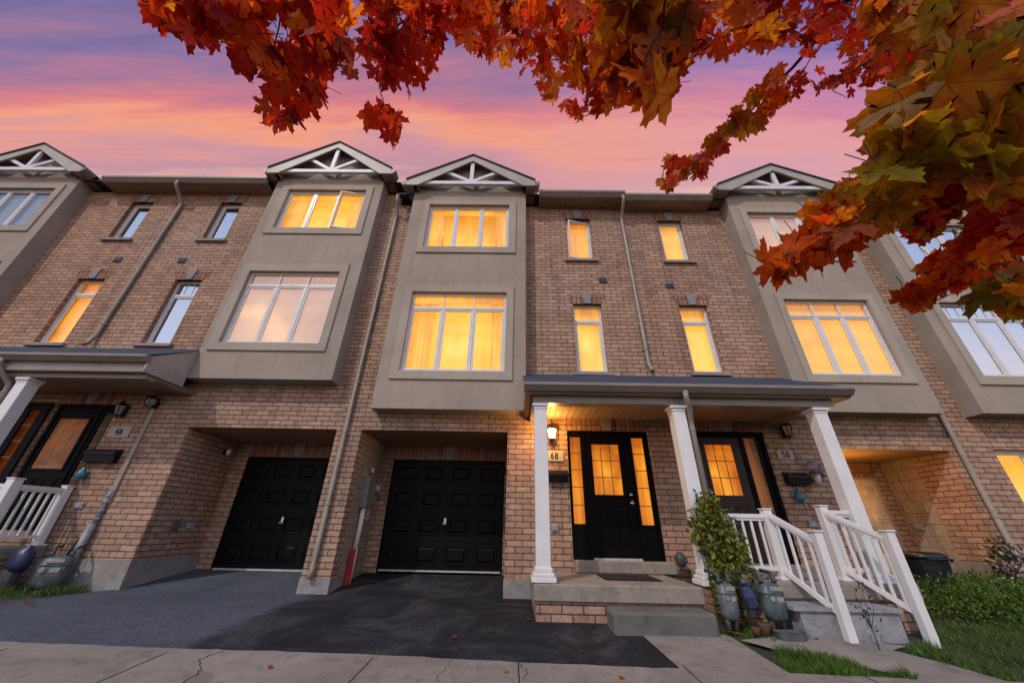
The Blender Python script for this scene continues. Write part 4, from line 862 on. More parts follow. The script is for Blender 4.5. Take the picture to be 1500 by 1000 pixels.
def camlamp(label, x, y, z, nx):
    root = thing('security_lamp', (x, y, z), label, 'security lamp', 'small lamps in the garage recesses')
    b = MB(); b.bbox(x, x + nx * 0.02, y - 0.05, y + 0.05, z - 0.05, z + 0.05, 0.004); b.tube([(x + nx * .02, y, z), (x + nx * .07, y, z)], 0.015, 8); b.build('mount', M['blackmetal'], root)
    b = MB(); b.lathe([(0.03, -0.06), (0.045, -0.04), (0.045, 0.05), (0.03, 0.06)], (x + nx * 0.10, y, z), 12); b.build('lamp_body', M['white'] if nx > 0 else M['blackmetal'], root, smooth=True)
camlamp('small white security lamp high on the brick inside the garage recess of 48', -6.43, 8.1, 1.35, 1)
camlamp('small black lamp at the top right inside the garage recess of 68', -0.15, 8.3, 1.12, -1)

# electric meter on the block wall beside garage 68
XB = -3.02
root = thing('electric_meter', (XB, 7.8, 0.3), 'grey electric meter box with a round dial on the block wall by the middle garage', 'electric meter')
b = MB(); b.bbox(XB, XB + 0.13, 7.58, 7.92, 0.28, 0.84, 0.01); b.build('meter_box', M['boxgrey'], root)
b = MB(); b.bbox(XB, XB + 0.10, 7.93, 8.22, 0.36, 0.78, 0.01); b.lathe([(0.085, 0.10), (0.085, 0.15), (0.075, 0.17), (0.07, 0.20), (0.04, 0.215), (0, 0.22)], (XB, 8.08, 0.66), 20, 'x'); b.build('dial', M['lensglass'], root)
b = MB(); b.bbox(XB, XB + 0.05, 8.0, 8.16, 0.06, 0.30, 0.008); b.build('junction_box', M['plaque'], root)
b = MB(); b.lathe([(0.04, -.05), (0.05, 0), (0.03, 0.06)], (XB + 0.06, 7.8, 0.98), 12); b.build('bell_cap', M['plaque'], root, smooth=True)
b = MB(); b.tube([(XB + .06, 7.70, 0.30), (XB + .06, 7.70, 0.0), (XB + .055, 7.68, -0.40)], 0.045, 10); b.tube([(XB + .055, 7.68, -.40), (XB + .055, 7.64, -1.04)], 0.05, 10); b.build('conduit', M['white'], root, smooth=True)
b = MB(); b.box(XB + 0.03, XB + 0.11, 7.55, 7.60, -1.02, -0.40); b.build('marker_board', M['red'], root)
b = MB(); b.tube([(XB + .03, 7.84, 0.28), (XB + .03, 7.84, 0.0), (XB + .03, 7.78, -0.1), (XB + .03, 7.74, -1.0)], 0.012, 8); b.build('cable', M['blackmetal'], root, smooth=True)

# conduit beside 48
root = thing('utility_conduit', (-7.3, W, -1.0), 'brown conduit widening into grey pipes on the brick left of the garage of 48', 'conduit')
b = MB(); b.box(-7.33, -7.26, W - 0.035, W, 0.45, 1.98); b.box(-7.35, -7.26, W - 0.04, W, 0.25, 0.46); b.build('cover_channel', M['downpipe'], root)
b = MB(); b.tube([(-7.31, W - .04, 0.46), (-7.33, W - .04, -0.12)], 0.035, 10); b.tube([(-7.33, W - .07, -0.08), (-7.35, W - .08, -1.06)], 0.062, 12)
for zz in (0.36, 0.26, 0.12, 0.0): b.lathe([(0.042, -.02), (0.047, -.01), (0.047, .01), (0.042, .02)], (-7.32, W - .04, zz), 10)
b.build('pipe', M['pipegrey'], root, smooth=True)
b = MB(); b.tube([(-7.55, W - .05, -1.0), (-7.5, W - .06, -0.5), (-7.46, W - .05, -0.30)], 0.018, 8); b.build('thin_pipe', M['pipedark'], root, smooth=True)

# wall flower pot and ornaments
root = thing('wall_flower_pot', (5.48, W, 0.78), 'white wall pot of purple flowers right of the mailbox of 50', 'flower pot')
b = MB(); b.lathe([(0.035, 0), (0.06, 0.10), (0.075, 0.15), (0.07, 0.15)], (5.48, W - 0.08, 0.78), 14); b.build('pot', M['white'], root, smooth=True)

def ornament(label, x, z):
    root = thing('wall_ornament', (x, W, z), label, 'ornament', 'turquoise wall ornaments')
    b = MB(); b.lathe([(0.02, -0.10), (0.06, -0.06), (0.085, 0), (0.06, 0.05), (0.03, 0.08), (0.03, 0.11), (0.0, 0.13)], (x, W - 0.08, z), 12); b.build('body', M['turq'], root, smooth=True)
    b = MB(); b.tube([(x, W - .01, z + 0.20), (x, W - .08, z + 0.20), (x, W - .08, z + 0.12)], 0.006, 6); b.tube([(x + .02, W - .08, z - .08), (x + .05, W - .07, z - .2), (x + .03, W - .06, z - .28)], 0.005, 6); b.build('hanger', M['blackmetal'], root)
ornament('small turquoise ornament on the brick between the brown door and the last column', 5.06, 0.56)
ornament('small turquoise ornament on the brick right of the leftmost door', -7.98, 0.72)

# gas meters
def gas_meter(label, c, w_, h_, mat, yaw=0):
    x, y, z = c; root = thing('gas_meter', c, label, 'gas meter', 'gas meters by the porches')
    T = Matrix.Translation((x, y, z)) @ Matrix.Rotation(R(yaw), 4, 'Z')
    b = MB(T); q = [(0.30, 0.0), (0.42, 0.05), (0.48, 0.18), (0.50, 0.42), (0.50, 0.66), (0.48, 0.70)]
    b.lathe([(r_ * w_, h * h_ + .10) for r_, h in q], (0, 0, 0), 24, 'z', 1, 0.72, 3.0); b.build('meter_body', mat, root, smooth=True)
    b = MB(T); b.lathe([(0.52 * w_, 0.70 * h_ + .10), (0.52 * w_, 0.73 * h_ + .10), (0.49 * w_, 0.76 * h_ + .10), (0.45 * w_, 0.90 * h_ + .10), (0.33 * w_, 0.98 * h_ + .10), (0.1 * w_, 1.0 * h_ + .10)], (0, 0, 0), 24, 'z', 1, 0.72, 3.0); b.build('meter_cap', mat, root, smooth=True)
    b = MB(T); b.bbox(-0.22 * w_, 0.34 * w_, -0.40 * w_, -0.33 * w_, 0.78 * h_ + .10, 0.90 * h_ + .10, 0.01); b.bbox(0.0 * w_, 0.30 * w_, -0.375 * w_, -0.345 * w_, 0.50 * h_ + .10, 0.63 * h_ + .10, 0.004); b.build('label_plate', M['label'], root)
    b = MB(T); b.lathe([(0.10 * w_, 0.37 * w_), (0.10 * w_, 0.40 * w_), (0.08 * w_, 0.41 * w_), (0, 0.41 * w_)], (-0.22 * w_, 0, 0.58 * h_ + .10), 16, 'y'); b.build('dial', M['lensglass'], root)
    b = MB(T)
    for s_ in (-1, 1): b.tube([(s_ * 0.32 * w_, 0, h_ * 0.9 + .1), (s_ * 0.32 * w_, 0, h_ * 1.18 + .1), (s_ * 0.36 * w_, 0.05, h_ * 1.26 + .1), (s_ * 0.36 * w_, 0.22, h_ * 1.28 + .1)], 0.022, 8); b.lathe([(0.035, -.02), (0.035, .02)], (s_ * 0.32 * w_, 0, h_ * 1.05 + .1), 6)
    b.tube([(-0.25 * w_, 0, 0.14), (-0.25 * w_, 0.02, -0.04)], 0.03, 8); b.tube([(0.25 * w_, 0, 0.14), (0.25 * w_, 0.02, -0.04)], 0.03, 8); b.build('pipe', M['pipedark'], root, smooth=True)
    return root
gas_meter('blue grey gas meter with two label plates, half hidden by the leafy shrub', (2.60, 5.30, -1.03), 0.21, 0.37, M['greyblue'], 10)
gas_meter('larger teal gas meter with label plates beside the steps of 50', (3.15, 5.32, -1.03), 0.27, 0.38, M['teal'], 5)
gas_meter('round teal gas meter at the left edge below the porch of 48', (-7.28, 6.66, -1.08), 0.38, 0.44, M['teal'], 25)
root = thing('plastic_bag', (-7.72, 6.45, -1.05), 'blue patterned bag over a dark stand left of the round teal meter', 'bag')
b = MB(Matrix.Translation((-7.72, 6.45, -1.05)) @ Matrix.Rotation(R(8), 4, 'Y')); b.lathe([(0.12, 0.32), (0.14, 0.40), (0.13, 0.52), (0.10, 0.60), (0.04, 0.63), (0.05, 0.66)], (0, 0, 0), 14, 'z', 1, .8, 2.6); b.build('bag', M['bluebag'], root, smooth=True)
b = MB(); b.lathe([(0.11, 0.0), (0.13, 0.05), (0.14, 0.2), (0.13, 0.34)], (-7.72, 6.45, -1.05), 12, 'z', 1, .8, 3); b.build('stand', M['pipedark'], root)
root = thing('gas_regulator', (2.88, 5.45, -1.05), 'dark regulator with a blue and yellow bag tied over it between two meters', 'gas regulator')
b = MB(); b.tube([(2.76, 5.42, -0.60), (2.80, 5.42, -0.46), (2.98, 5.42, -0.46), (3.03, 5.42, -0.56)], 0.018, 8); b.tube([(2.88, 5.44, -1.08), (2.88, 5.44, -0.46)], 0.02, 8); b.lathe([(0.02, -.03), (0.065, -.02), (0.07, 0), (0.065, .02), (0.02, .03)], (2.90, 5.36, -0.58), 14, 'y'); b.build('pipework', M['pipedark'], root, smooth=True)
b = MB(Matrix.Translation((2.86, 5.28, -0.70)) @ Matrix.Rotation(R(-12), 4, 'Y')); b.lathe([(0.035, -0.13), (0.07, -0.10), (0.08, 0.0), (0.065, 0.08), (0.025, 0.11), (0.045, 0.14)], (0, 0, 0), 12, 'z', 1, .6, 2.3)
o = b.build('bag', M['bluebag'], root)
for i, (x, y, r_) in enumerate(((2.80, 5.20, 0.045), (2.92, 5.22, 0.065))):
    b = MB(); b.lathe([(r_ * 0.6, 0), (r_ * 0.95, r_ * 1.0), (r_ * 1.1, r_ * 1.7), (r_ * 1.1, r_ * 1.9), (r_ * 0.9, r_ * 1.85)], (x, y, gz(y) + .0), 16)
    tag(b.build('clay_pot', M['terracotta'], None, smooth=True), ['smaller orange clay pot at the foot of the regulator', 'larger orange clay pot between the two gas meters'][i], 'pot', 'clay pots')
b = MB(); b.lathe([(0.13, 0), (0.16, 0.09), (0.17, 0.10), (0.15, 0.10), (0.135, 0.03)], (3.12, 5.10, gz(5.1) - .02), 16, 'z', 1.0, 0.5, 4)
tag(b.build('plastic_tray', M['ventgrey'], None), 'small dark blue plastic tray on the weeds below the teal meter', 'tray')
# drainpipe lamp on porch 68 right
root = thing('wall_tap_cover', (2.62, 6.9, -0.50), 'small dark hooded fixture low on the brick beside the leafy shrub', 'fixture')
b = MB(); b.lathe([(0.05, -.10), (0.08, -0.06), (0.085, 0.04), (0.05, 0.09), (0, 0.11)], (2.72, 6.82, -0.42), 12); b.build('hood', M['pipedark'], root, smooth=True)
b = MB(); b.tube([(2.72, 6.84, -.42), (2.72, 7.0, -.42)], 0.03, 8); b.build('stub', M['pipedark'], root)
# doormat
b = MB(); b.prism([(1.24, 6.62), (1.52, 6.10), (2.18, 6.10), (2.20, 6.62)], 'z', -0.644, -0.63); b.v = [(1.30 + (x - 1.24) * 0.0 + (0.80 * ((x > 1.6)) ), y, z) for x, y, z in b.v]
b = MB(); b.bbox(1.30, 2.10, 6.02, 6.66, -0.644, -0.628, 0.005); tag(b.build('doormat', M['mat'], None), 'black rubber doormat on the porch of 68', 'doormat')
# trash bin
root = thing('trash_bin', (7.15, 7.3, gz(7.3)), 'black lidded trash bin behind the hedge in front of the lit garage recess', 'trash bin')
b = MB(); b.lathe([(0.20, 0), (0.22, 0.02), (0.27, 0.62), (0.28, 0.64)], (7.1, 7.3, gz(7.3)), 20, 'z', 1, 1, 4); b.build('bin_body', M['plastic_black'], root)
b = MB(); b.lathe([(0.30, 0.64), (0.31, 0.66), (0.30, 0.70), (0.24, 0.73), (0.22, 0.715), (0, 0.72)], (7.1, 7.3, gz(7.3)), 24, 'z', 1, 1, 2.6); b.build('bin_lid', M['plastic_black'], root, smooth=True)
b = MB(); b.tube([(6.90, 7.02, gz(7.3) + 0.6), (6.9, 6.98, gz(7.3) + 0.64), (7.3, 6.98, gz(7.3) + 0.64), (7.3, 7.02, gz(7.3) + 0.6)], 0.015, 8); b.build('handle', M['plastic_black'], root)
# assumed, unseen lamp, inferred from the orange glow, in the garage recess of 50
root = thing('assumed_ceiling_lamp', (7.15, 7.75, 1.43), 'small lit ceiling lamp, assumed from the glow, inside the garage recess of 50', 'assumed ceiling lamp')
b = MB(); b.lathe([(0.07, 0), (0.07, -0.03), (0.05, -0.04)][::-1], (6.25, 7.85, 1.43), 16); b.build('assumed_lamp_mount', M['boxgrey'], root)
b = MB(); b.lathe([(0.0, -0.13), (0.05, -0.12), (0.07, -0.08), (0.05, -0.04)], (6.25, 7.85, 1.43), 16); b.build('lamp_globe', M['lampglass'], root, smooth=True)  # globe of the assumed lamp
ld = bpy.data.lights.new('assumed_recess_light', 'POINT'); ld.energy = 27; ld.color = (1, 0.45, 0.08); ld.shadow_soft_size = 0.07
lo = bpy.data.objects.new('assumed_recess_light', ld); lo.location = (6.75 - 7.15, -0.15, -0.55); lo.parent = root; COL.objects.link(lo)  # added light, set low and apart from the globe to brighten the door

# ---------------------------------------------------------------- ground
def sheet(name, poly_or_rect, mat, dz=0.0, nx=1):
    """strip over the terrain profile: rect x0,x1,y0,y1"""
    x0, x1, y0, y1 = poly_or_rect; ys = sorted({y0, y1, *[q for q in GY if y0 < q < y1]}); mb = MB()
    vs = [(x, y, gz(y) + dz) for y in ys for x in (x0, x1)]; mb.add(vs, [(2 * i, 2 * i + 1, 2 * i + 3, 2 * i + 2) for i in range(len(ys) - 1)])
    return mb.build(name, mat, None, kind='structure')
def poly_sheet(name, pts, mat, dz):
    """flat polygon draped on the terrain, cut at the profile breaks"""
    import bmesh
    bm = bmesh.new(); bm.faces.new([bm.verts.new((x, y, 0)) for x, y in pts])
    for yb in GY:
        bmesh.ops.bisect_plane(bm, geom=bm.verts[:] + bm.edges[:] + bm.faces[:], plane_co=(0, yb, 0), plane_no=(0, 1, 0))
    for v in bm.verts: v.co.z = gz(v.co.y) + dz
    bmesh.ops.recalc_face_normals(bm, faces=bm.faces[:])
    if bm.faces and bm.faces[:][0].normal.z < 0: bmesh.ops.reverse_faces(bm, faces=bm.faces[:])
    me = bpy.data.meshes.new(name); bm.to_mesh(me); bm.free(); me.materials.append(mat); o = bpy.data.objects.new(name, me); COL.objects.link(o); o['kind'] = 'structure'; return o
sheet('ground', (-60, 60, -60, 60), M['soil'], -0.03)
EDGE = [(-12, 4.5), (-5.04, 4.46), (-3.3, 4.41), (-2.7, 4.40), (-2.16, 4.40), (-1.7, 4.37), (-1.33, 4.37), (-0.6, 4.33), (0.0, 4.29), (0.8, 4.25), (1.52, 4.23)]
EDGE2 = []
for i in range(len(EDGE) - 1):
    (a, b_), (c, d_) = EDGE[i], EDGE[i + 1]; k = max(1, int((c - a) / 0.12))
    EDGE2 += [(a + (c - a) * j / k, b_ + (d_ - b_) * j / k + random.uniform(-.012, .012)) for j in range(k)]
EDGE2.append(EDGE[-1])
poly_sheet('driveway', EDGE2 + [(1.46, 5.2), (1.20, 5.6), (0.35, 5.6), (0.30, 7.0), (-0.15, 7.0), (-0.15, GD + .1), (-3.02, GD + .1), (-3.02, 7.1), (-3.5, 7.1), (-3.5, GD + .1), (-6.42, GD + .1), (-6.5, 7.0), (-7.0, 6.2), (-12, 5.6)], M['asphalt'], 0.0)
poly_sheet('driveway', [(6.0, 6.9), (8.2, 6.9), (8.2, GD + .1), (6.0, GD + .1)], M['asphalt'], 0.0)
poly_sheet('sidewalk', [(-14, 2.4), (14, 2.4), (14, 4.05), (3.6, 4.14), (1.52, 4.235)] + EDGE2[::-1][1:], M['walk'], 0.012)
poly_sheet('path', [(1.52, 4.23), (2.47, 4.20), (2.47, 5.12), (2.36, 5.35), (1.2, 5.35), (1.46, 5.2)], M['walk'], 0.008)
poly_sheet('path', [(3.56, 4.14), (4.34, 4.12), (4.2, 4.5), (4.0, 4.85), (4.3, 5.0), (3.2, 5.25), (2.52, 5.05), (2.72, 4.80), (3.1, 4.55)], M['walk'], 0.006)
sheet('road', (-60, 60, -60, 1.2), M['asphalt'], -0.01)
jt = MB()
for xa, xb in ((-4.76, -4.69), (-3.24, -3.19), (-1.30, -1.32), (0.055, 0.08), (1.57, 1.60), (3.1, 3.15), (-6.3, -6.25), (4.6, 4.65)):
    for k in range(6):
        y0 = 4.30 - 0.32 * k; y1 = y0 - 0.32; a = xa + (xb - xa) * k / 6; b_ = xa + (xb - xa) * (k + 1) / 6
        jt.quad((a - .006, y1, gz(y1) + .0145), (a + .006, y1, gz(y1) + .0145), (a + .006, y0, gz(y0) + .0145), (a - .006, y0, gz(y0) + .0145))
def crack(pts, w_):
    P = []
    for (a, b_), (c, d_) in zip(pts, pts[1:]):
        for j in range(8): t = j / 8; P.append((a + (c - a) * t + random.uniform(-.022, .022), b_ + (d_ - b_) * t))
    for (a, b_), (c, d_) in zip(P, P[1:]):
        ww = w_ * random.uniform(0.5, 1.3); ww *= 0.7; jt.quad((a - ww, b_, gz(b_) + .0146), (a + ww, b_, gz(b_) + .0146), (c + ww, d_, gz(d_) + .0146), (c - ww, d_, gz(d_) + .0146))
crack([(-2.78, 4.38), (-2.80, 4.15), (-2.62, 3.95), (-2.55, 3.6), (-2.5, 3.2)], 0.008); crack([(-0.55, 4.3), (-0.62, 4.0), (-.6, 3.8)], 0.003); crack([(0.05, 4.28), (0.12, 4.12), (0.10, 3.9)], 0.006); crack([(-3.9, 4.1), (-3.75, 4.0), (-3.85, 3.9)], 0.003)
o = jt.build('sidewalk_joints', M['soil'], None, kind='structure')

# ---------------------------------------------------------------- leaves
MAPLE = [(0, 0), (0.07, -0.04), (0.20, -0.10), (0.29, -0.04), (0.45, -0.07), (0.41, 0.05), (0.42, 0.13), (0.27, 0.19), (0.40, 0.27), (0.46, 0.38), (0.60, 0.43), (0.55, 0.52), (0.60, 0.66), (0.45, 0.61), (0.35, 0.58), (0.24, 0.49), (0.14, 0.45), (0.19, 0.59), (0.28, 0.66), (0.19, 0.71), (0.17, 0.81), (0.08, 0.85), (0.0, 1.03)]
MAPLE = [(x * 1.0, y) for x, y in MAPLE] + [(-x, y) for x, y in MAPLE[-2:0:-1]]
OVAL = [(0, 0), (0.2, 0.22), (0.26, 0.5), (0.16, 0.8), (0, 1.0), (-0.16, 0.8), (-0.26, 0.5), (-0.2, 0.22)]
OVAL4 = [(0, 0), (0.24, 0.45), (0, 1.0), (-0.24, 0.45)]
def leaf_object(name, shape, P, D, Nn, size, colr, mat, root=None, fold=0.12, curl=0.25, kind=None, kf=None):
    """P base points, D direction of the tip, Nn normals, all (n,3); one mesh, each leaf a fan about its own centre"""
    n = len(P); D = D / np.linalg.norm(D, axis=1, keepdims=True)
    Sd = np.cross(D, Nn); Sd /= np.linalg.norm(Sd, axis=1, keepdims=True) + 1e-9; Nn = np.cross(Sd, D)
    sh = np.array([(0, 0.36)] + shape); k = len(sh)
    x = sh[:, 0][None, :, None]; y = sh[:, 1][None, :, None]; s_ = size[:, None, None]
    cu = (rng.random(n)[:, None, None] * 2 - 0.6) * curl
    V = P[:, None, :] + s_ * (Sd[:, None, :] * x + D[:, None, :] * y + Nn[:, None, :] * (np.abs(x) * fold * (1 + rng.random(n)[:, None, None]) * 1.5 - cu * y * y))
    V = V.reshape(-1, 3); base = np.zeros(3)
    if root is not None:
        q = root
        while q.parent: q = q.parent
        base = np.array(q.location)
    V = V - base
    m_ = k - 1; tri = np.array([(0, 1 + i, 1 + (i + 1) % m_) for i in range(m_)])
    F = (tri[None] + (np.arange(n) * k)[:, None, None]).reshape(-1)
    me = bpy.data.meshes.new(name); me.vertices.add(len(V)); me.vertices.foreach_set('co', V.reshape(-1)); nf = len(F) // 3
    me.loops.add(len(F)); me.loops.foreach_set('vertex_index', F.astype(np.int32)); me.polygons.add(nf)
    me.polygons.foreach_set('loop_start', np.arange(0, len(F), 3, dtype=np.int32)); me.polygons.foreach_set('loop_total', np.full(nf, 3, dtype=np.int32)); me.update(calc_edges=True)
    ca = me.color_attributes.new('leafcol', 'FLOAT_COLOR', 'POINT')
    edge = np.ones((n, k, 1)); 
    cc = np.repeat(colr[:, None, :], k, 1)
    if kf is not None: cc[:, 1:, :] = cc[:, 1:, :] * np.array(kf)
    cc = np.concatenate([cc, np.ones((n, k, 1))], 2).reshape(-1); ca.data.foreach_set('color', cc.astype(np.float32))
    if len(shape) > 20:
        ua = me.attributes.new('leafuv', 'FLOAT_VECTOR', 'POINT'); ua.data.foreach_set('vector', np.tile(np.concatenate([sh, np.zeros((k, 1))], 1), (n, 1)).reshape(-1).astype(np.float32))
    me.materials.append(mat); o = bpy.data.objects.new(name, me); COL.objects.link(o)
    if root is not None: o.parent = root
    if kind: o['kind'] = kind
    return o
def unit(v): return v / (np.linalg.norm(v, axis=-1, keepdims=True) + 1e-9)
def pick(pal, n, jitter=0.25):
    pal = np.array(pal); c = pal[rng.integers(0, len(pal), n)]; return np.clip(c * (1 + (rng.random((n, 1)) - 0.5) * 2 * jitter), 0, 1)
def inside(px, py, poly):
    r_ = False; n = len(poly); j = n - 1
    for i in range(n):
        xi, yi = poly[i]; xj, yj = poly[j]
        if (yi > py) != (yj > py) and px < (xj - xi) * (py - yi) / (yj - yi) + xi: r_ = not r_
        j = i
    return r_
RED = [(0.36, 0.024, 0.010), (0.28, 0.014, 0.008), (0.19, 0.010, 0.008), (0.42, 0.042, 0.010), (0.33, 0.022, 0.012)]
ORG = [(0.48, 0.10, 0.010), (0.42, 0.065, 0.008), (0.36, 0.08, 0.010), (0.46, 0.16, 0.015), (0.30, 0.045, 0.008)]
OLV = [(0.24, 0.15, 0.010), (0.30, 0.15, 0.010), (0.19, 0.135, 0.012), (0.40, 0.13, 0.010), (0.30, 0.10, 0.010)]
Q4 = lambda l: [(x / 3 + 650, y / 3) for x, y in l]
Q5 = lambda l: [(x / 2.083 + 1000, y / 2.083) for x, y in l]
GAPS = [[(400, -20), (400, 14), (390, 22), (390, 45), (404, 62), (419, 66), (436, 60), (445, 45), (430, 21), (424, -20)], [(494, 38), (512, 30), (530, 40), (520, 56)], [(888, -10), (930, -10), (925, 35), (905, 40)]]
SPRAY = [   # outline in the survey, distance range, count, leaf size range, colours
    ([(196, -60), (205, 12), (236, 36), (262, 58), (292, 60), (315, 60), (325, 90), (350, 105), (362, 120), (360, 140), (364, 152), (362, 165), (378, 178), (400, 184), (424, 190), (434, 172), (452, 166), (472, 140), (474, 120), (482, 100), (494, 116), (512, 112), (514, 92), (508, 74), (498, 58), (512, 34), (520, -60)], (1.15, 1.8), 520, (0.055, 0.11), RED + RED + ORG),
    ([(520, -60), (535, 30), (536, 55), (530, 82), (536, 100), (548, 112), (563, 122), (570, 145), (588, 150), (602, 140), (604, 128), (628, 104), (636, 78), (650, 62), (660, 40), (690, 80), (700, 95), (720, 98), (715, -60)], (1.3, 2.0), 420, (0.055, 0.10), RED + RED + ORG[:2]),
    ([(548, 160), (560, 150), (580, 160), (600, 185), (592, 208), (576, 222), (560, 205), (540, 188)], (1.3, 1.42), 10, (0.085, 0.11), RED + [(0.16, 0.05, 0.03)]),
    (Q4([(150, -180), (75, 40), (80, 170), (115, 220), (180, 290), (275, 300), (330, 260), (345, 330), (390, 370), (400, 410), (465, 450), (485, 400), (530, 430), (500, 500), (545, 540), (620, 530), (700, 510), (750, 470), (800, 430), (850, 480), (900, 430), (970, 440), (1010, 400), (1030, 350), (1030, 290), (1090, 240), (1150, 220), (1190, 260), (1250, 270), (1330, 250), (1400, 220), (1460, 240), (1500, 200), (1500, -180)]), (1.3, 2.3), 1150, (0.05, 0.11), RED + ORG + ORG),
    (Q4([(780, -180), (700, 100), (780, 250), (780, 380), (860, 420), (960, 400), (1020, 330), (1050, 200), (1030, 60), (980, -180)]), (1.05, 1.25), 46, (0.15, 0.23), ORG + OLV),
    (Q4([(1500, 300), (1440, 320), (1420, 370), (1350, 410), (1310, 460), (1230, 540), (1180, 580), (1160, 650), (1080, 700), (980, 690), (930, 740), (950, 820), (1000, 840), (1050, 800), (1170, 760), (1180, 700), (1240, 670), (1260, 610), (1350, 580), (1430, 540), (1500, 460)]), (2.0, 2.5), 330, (0.06, 0.09), ORG + RED + OLV),
    (Q5([(0, -150), (0, 180), (60, 165), (130, 190), (230, 175), (262, 205), (300, 210), (270, 260), (240, 300), (210, 330), (240, 350), (290, 330), (330, 290), (430, 280), (500, 300), (540, 250), (590, 275), (650, 235), (700, 200), (760, 100), (760, -150)]), (1.7, 2.5), 620, (0.045, 0.08), RED + RED + ORG),
    (Q5([(560, -150), (600, 60), (580, 180), (640, 230), (660, 300), (690, 320), (800, 300), (1100, 200), (1100, -150)]), (1.2, 1.8), 330, (0.08, 0.13), ORG + RED + OLV + OLV),
    (Q5([(690, 250), (650, 330), (600, 385), (640, 430), (610, 500), (590, 560), (640, 640), (720, 620), (800, 600), (900, 560), (1100, 420), (1100, 120), (900, 150)]), (1.0, 1.4), 270, (0.13, 0.18), OLV + OLV + OLV + [(0.30, 0.19, 0.01), (0.40, 0.22, 0.012)] + ORG[2:4]),
    (Q5([(400, 640), (440, 600), (500, 570), (560, 550), (610, 540), (720, 560), (900, 520), (1100, 480), (1100, 600), (940, 620), (860, 660), (790, 700), (740, 725), (680, 710), (600, 715), (540, 725), (470, 720), (430, 700)]), (1.15, 1.7), 470, (0.055, 0.10), RED + ORG + OLV),
    (Q5([(190, 830), (230, 815), (280, 760), (360, 725), (430, 700), (520, 700), (560, 700), (520, 745), (440, 775), (410, 800), (380, 830), (300, 840), (250, 860), (200, 880)]), (1.15, 1.35), 19, (0.13, 0.17), ORG[:3] + OLV[:2] + [(0.30, 0.05, 0.01)]),
    (Q5([(665, 925), (710, 870), (780, 790), (870, 740), (880, 700), (960, 640), (1100, 590), (1100, 700), (1000, 770), (930, 840), (850, 870), (800, 910), (720, 940)]), (1.3, 1.8), 330, (0.055, 0.095), RED + ORG),
    (Q5([(910, 900), (960, 850), (1100, 800), (1100, 950), (1000, 960), (940, 950)]), (1.1, 1.4), 45, (0.08, 0.12), ORG + OLV),
]
TWIG = []
tree = thing('maple_tree', (3.9, 0.7, gz(0.7)), 'red and orange autumn maple whose branches hang across the top and right of the view', 'tree')
P_, D_, N_, Sz, Cc = [], [], [], [], []
tw = MB()
for poly, (d0, d1), cnt, (s0, s1), pal in SPRAY:
    cnt = int(cnt * (0.74 if s1 < .12 else 0.52)) if cnt > 60 else cnt
    xs = [p[0] for p in poly]; ys = [p[1] for p in poly]; k = 0; tries = 0
    # leaves gather in small bunches so that gaps and clumps both show
    cen = []
    while len(cen) < max(6, cnt // 6) and tries < 20000:
        tries += 1; qx, qy = random.uniform(min(xs), max(xs)), random.uniform(min(ys), max(ys))
        if inside(qx, qy, poly): cen.append((qx, qy, random.uniform(d0, d1), np.array(pal[random.randrange(len(pal))])))
    done = []
    for (cx, cy, cd_, pc) in sorted(cen, key=lambda q: (q[0] - 1250) ** 2 * 0.35 + (q[1] + 250) ** 2):
        if done:
            o_ = min(done, key=lambda q: (q[0] - cx) ** 2 + (q[1] - cy) ** 2)
            if (o_[0] - cx) ** 2 + (o_[1] - cy) ** 2 < 95 ** 2: TWIG.append((o_, (cx, cy, cd_)))
        done.append((cx, cy, cd_))
    tries = 0
    while k < cnt and tries < 60000:
        tries += 1; cx, cy, cd_, pc = cen[random.randrange(len(cen))]; sp_ = 30 / cd_ * 1.3
        qx, qy = cx + random.gauss(0, sp_), cy + random.gauss(0, sp_)
        if not inside(qx, qy, poly): continue
        if any(inside(qx, qy, g_) for g_ in GAPS) and random.random() < 0.93: continue
        if math.sin(qx * .085 + 2.5 * math.sin(qy * .045)) * math.sin(qy * .10 + 2 * math.sin(qx * .05)) > 0.42: continue
        p = atd(qx, qy, cd_ * random.uniform(0.95, 1.06)); P_.append(p); k += 1
        c = pc if random.random() < 0.6 else np.array(pal[random.randrange(len(pal))])
        Cc.append(c * random.uniform(0.8, 1.7)); Sz.append(random.uniform(s0, s1) * (0.70 if s1 < .12 else 0.60))
n = len(P_); P_ = np.array([tuple(p) for p in P_]); Cc = np.clip(np.array(Cc), 0, 1); Sz = np.array(Sz)
D_ = unit(np.stack([rng.normal(-0.15, 0.6, n), rng.normal(0.1, 0.5, n), rng.normal(-0.75, 0.45, n)], 1))
N_ = unit(-unit(P_) * rng.choice([1, 1, -1], (n, 1)) * 1.0 + rng.normal(0, 0.38, (n, 3)))
crown = leaf_object('crown', MAPLE, P_ - D_ * Sz[:, None] * 0.5, D_, N_, Sz, Cc, M['mapleleaf'], tree, 0.06, 0.22)
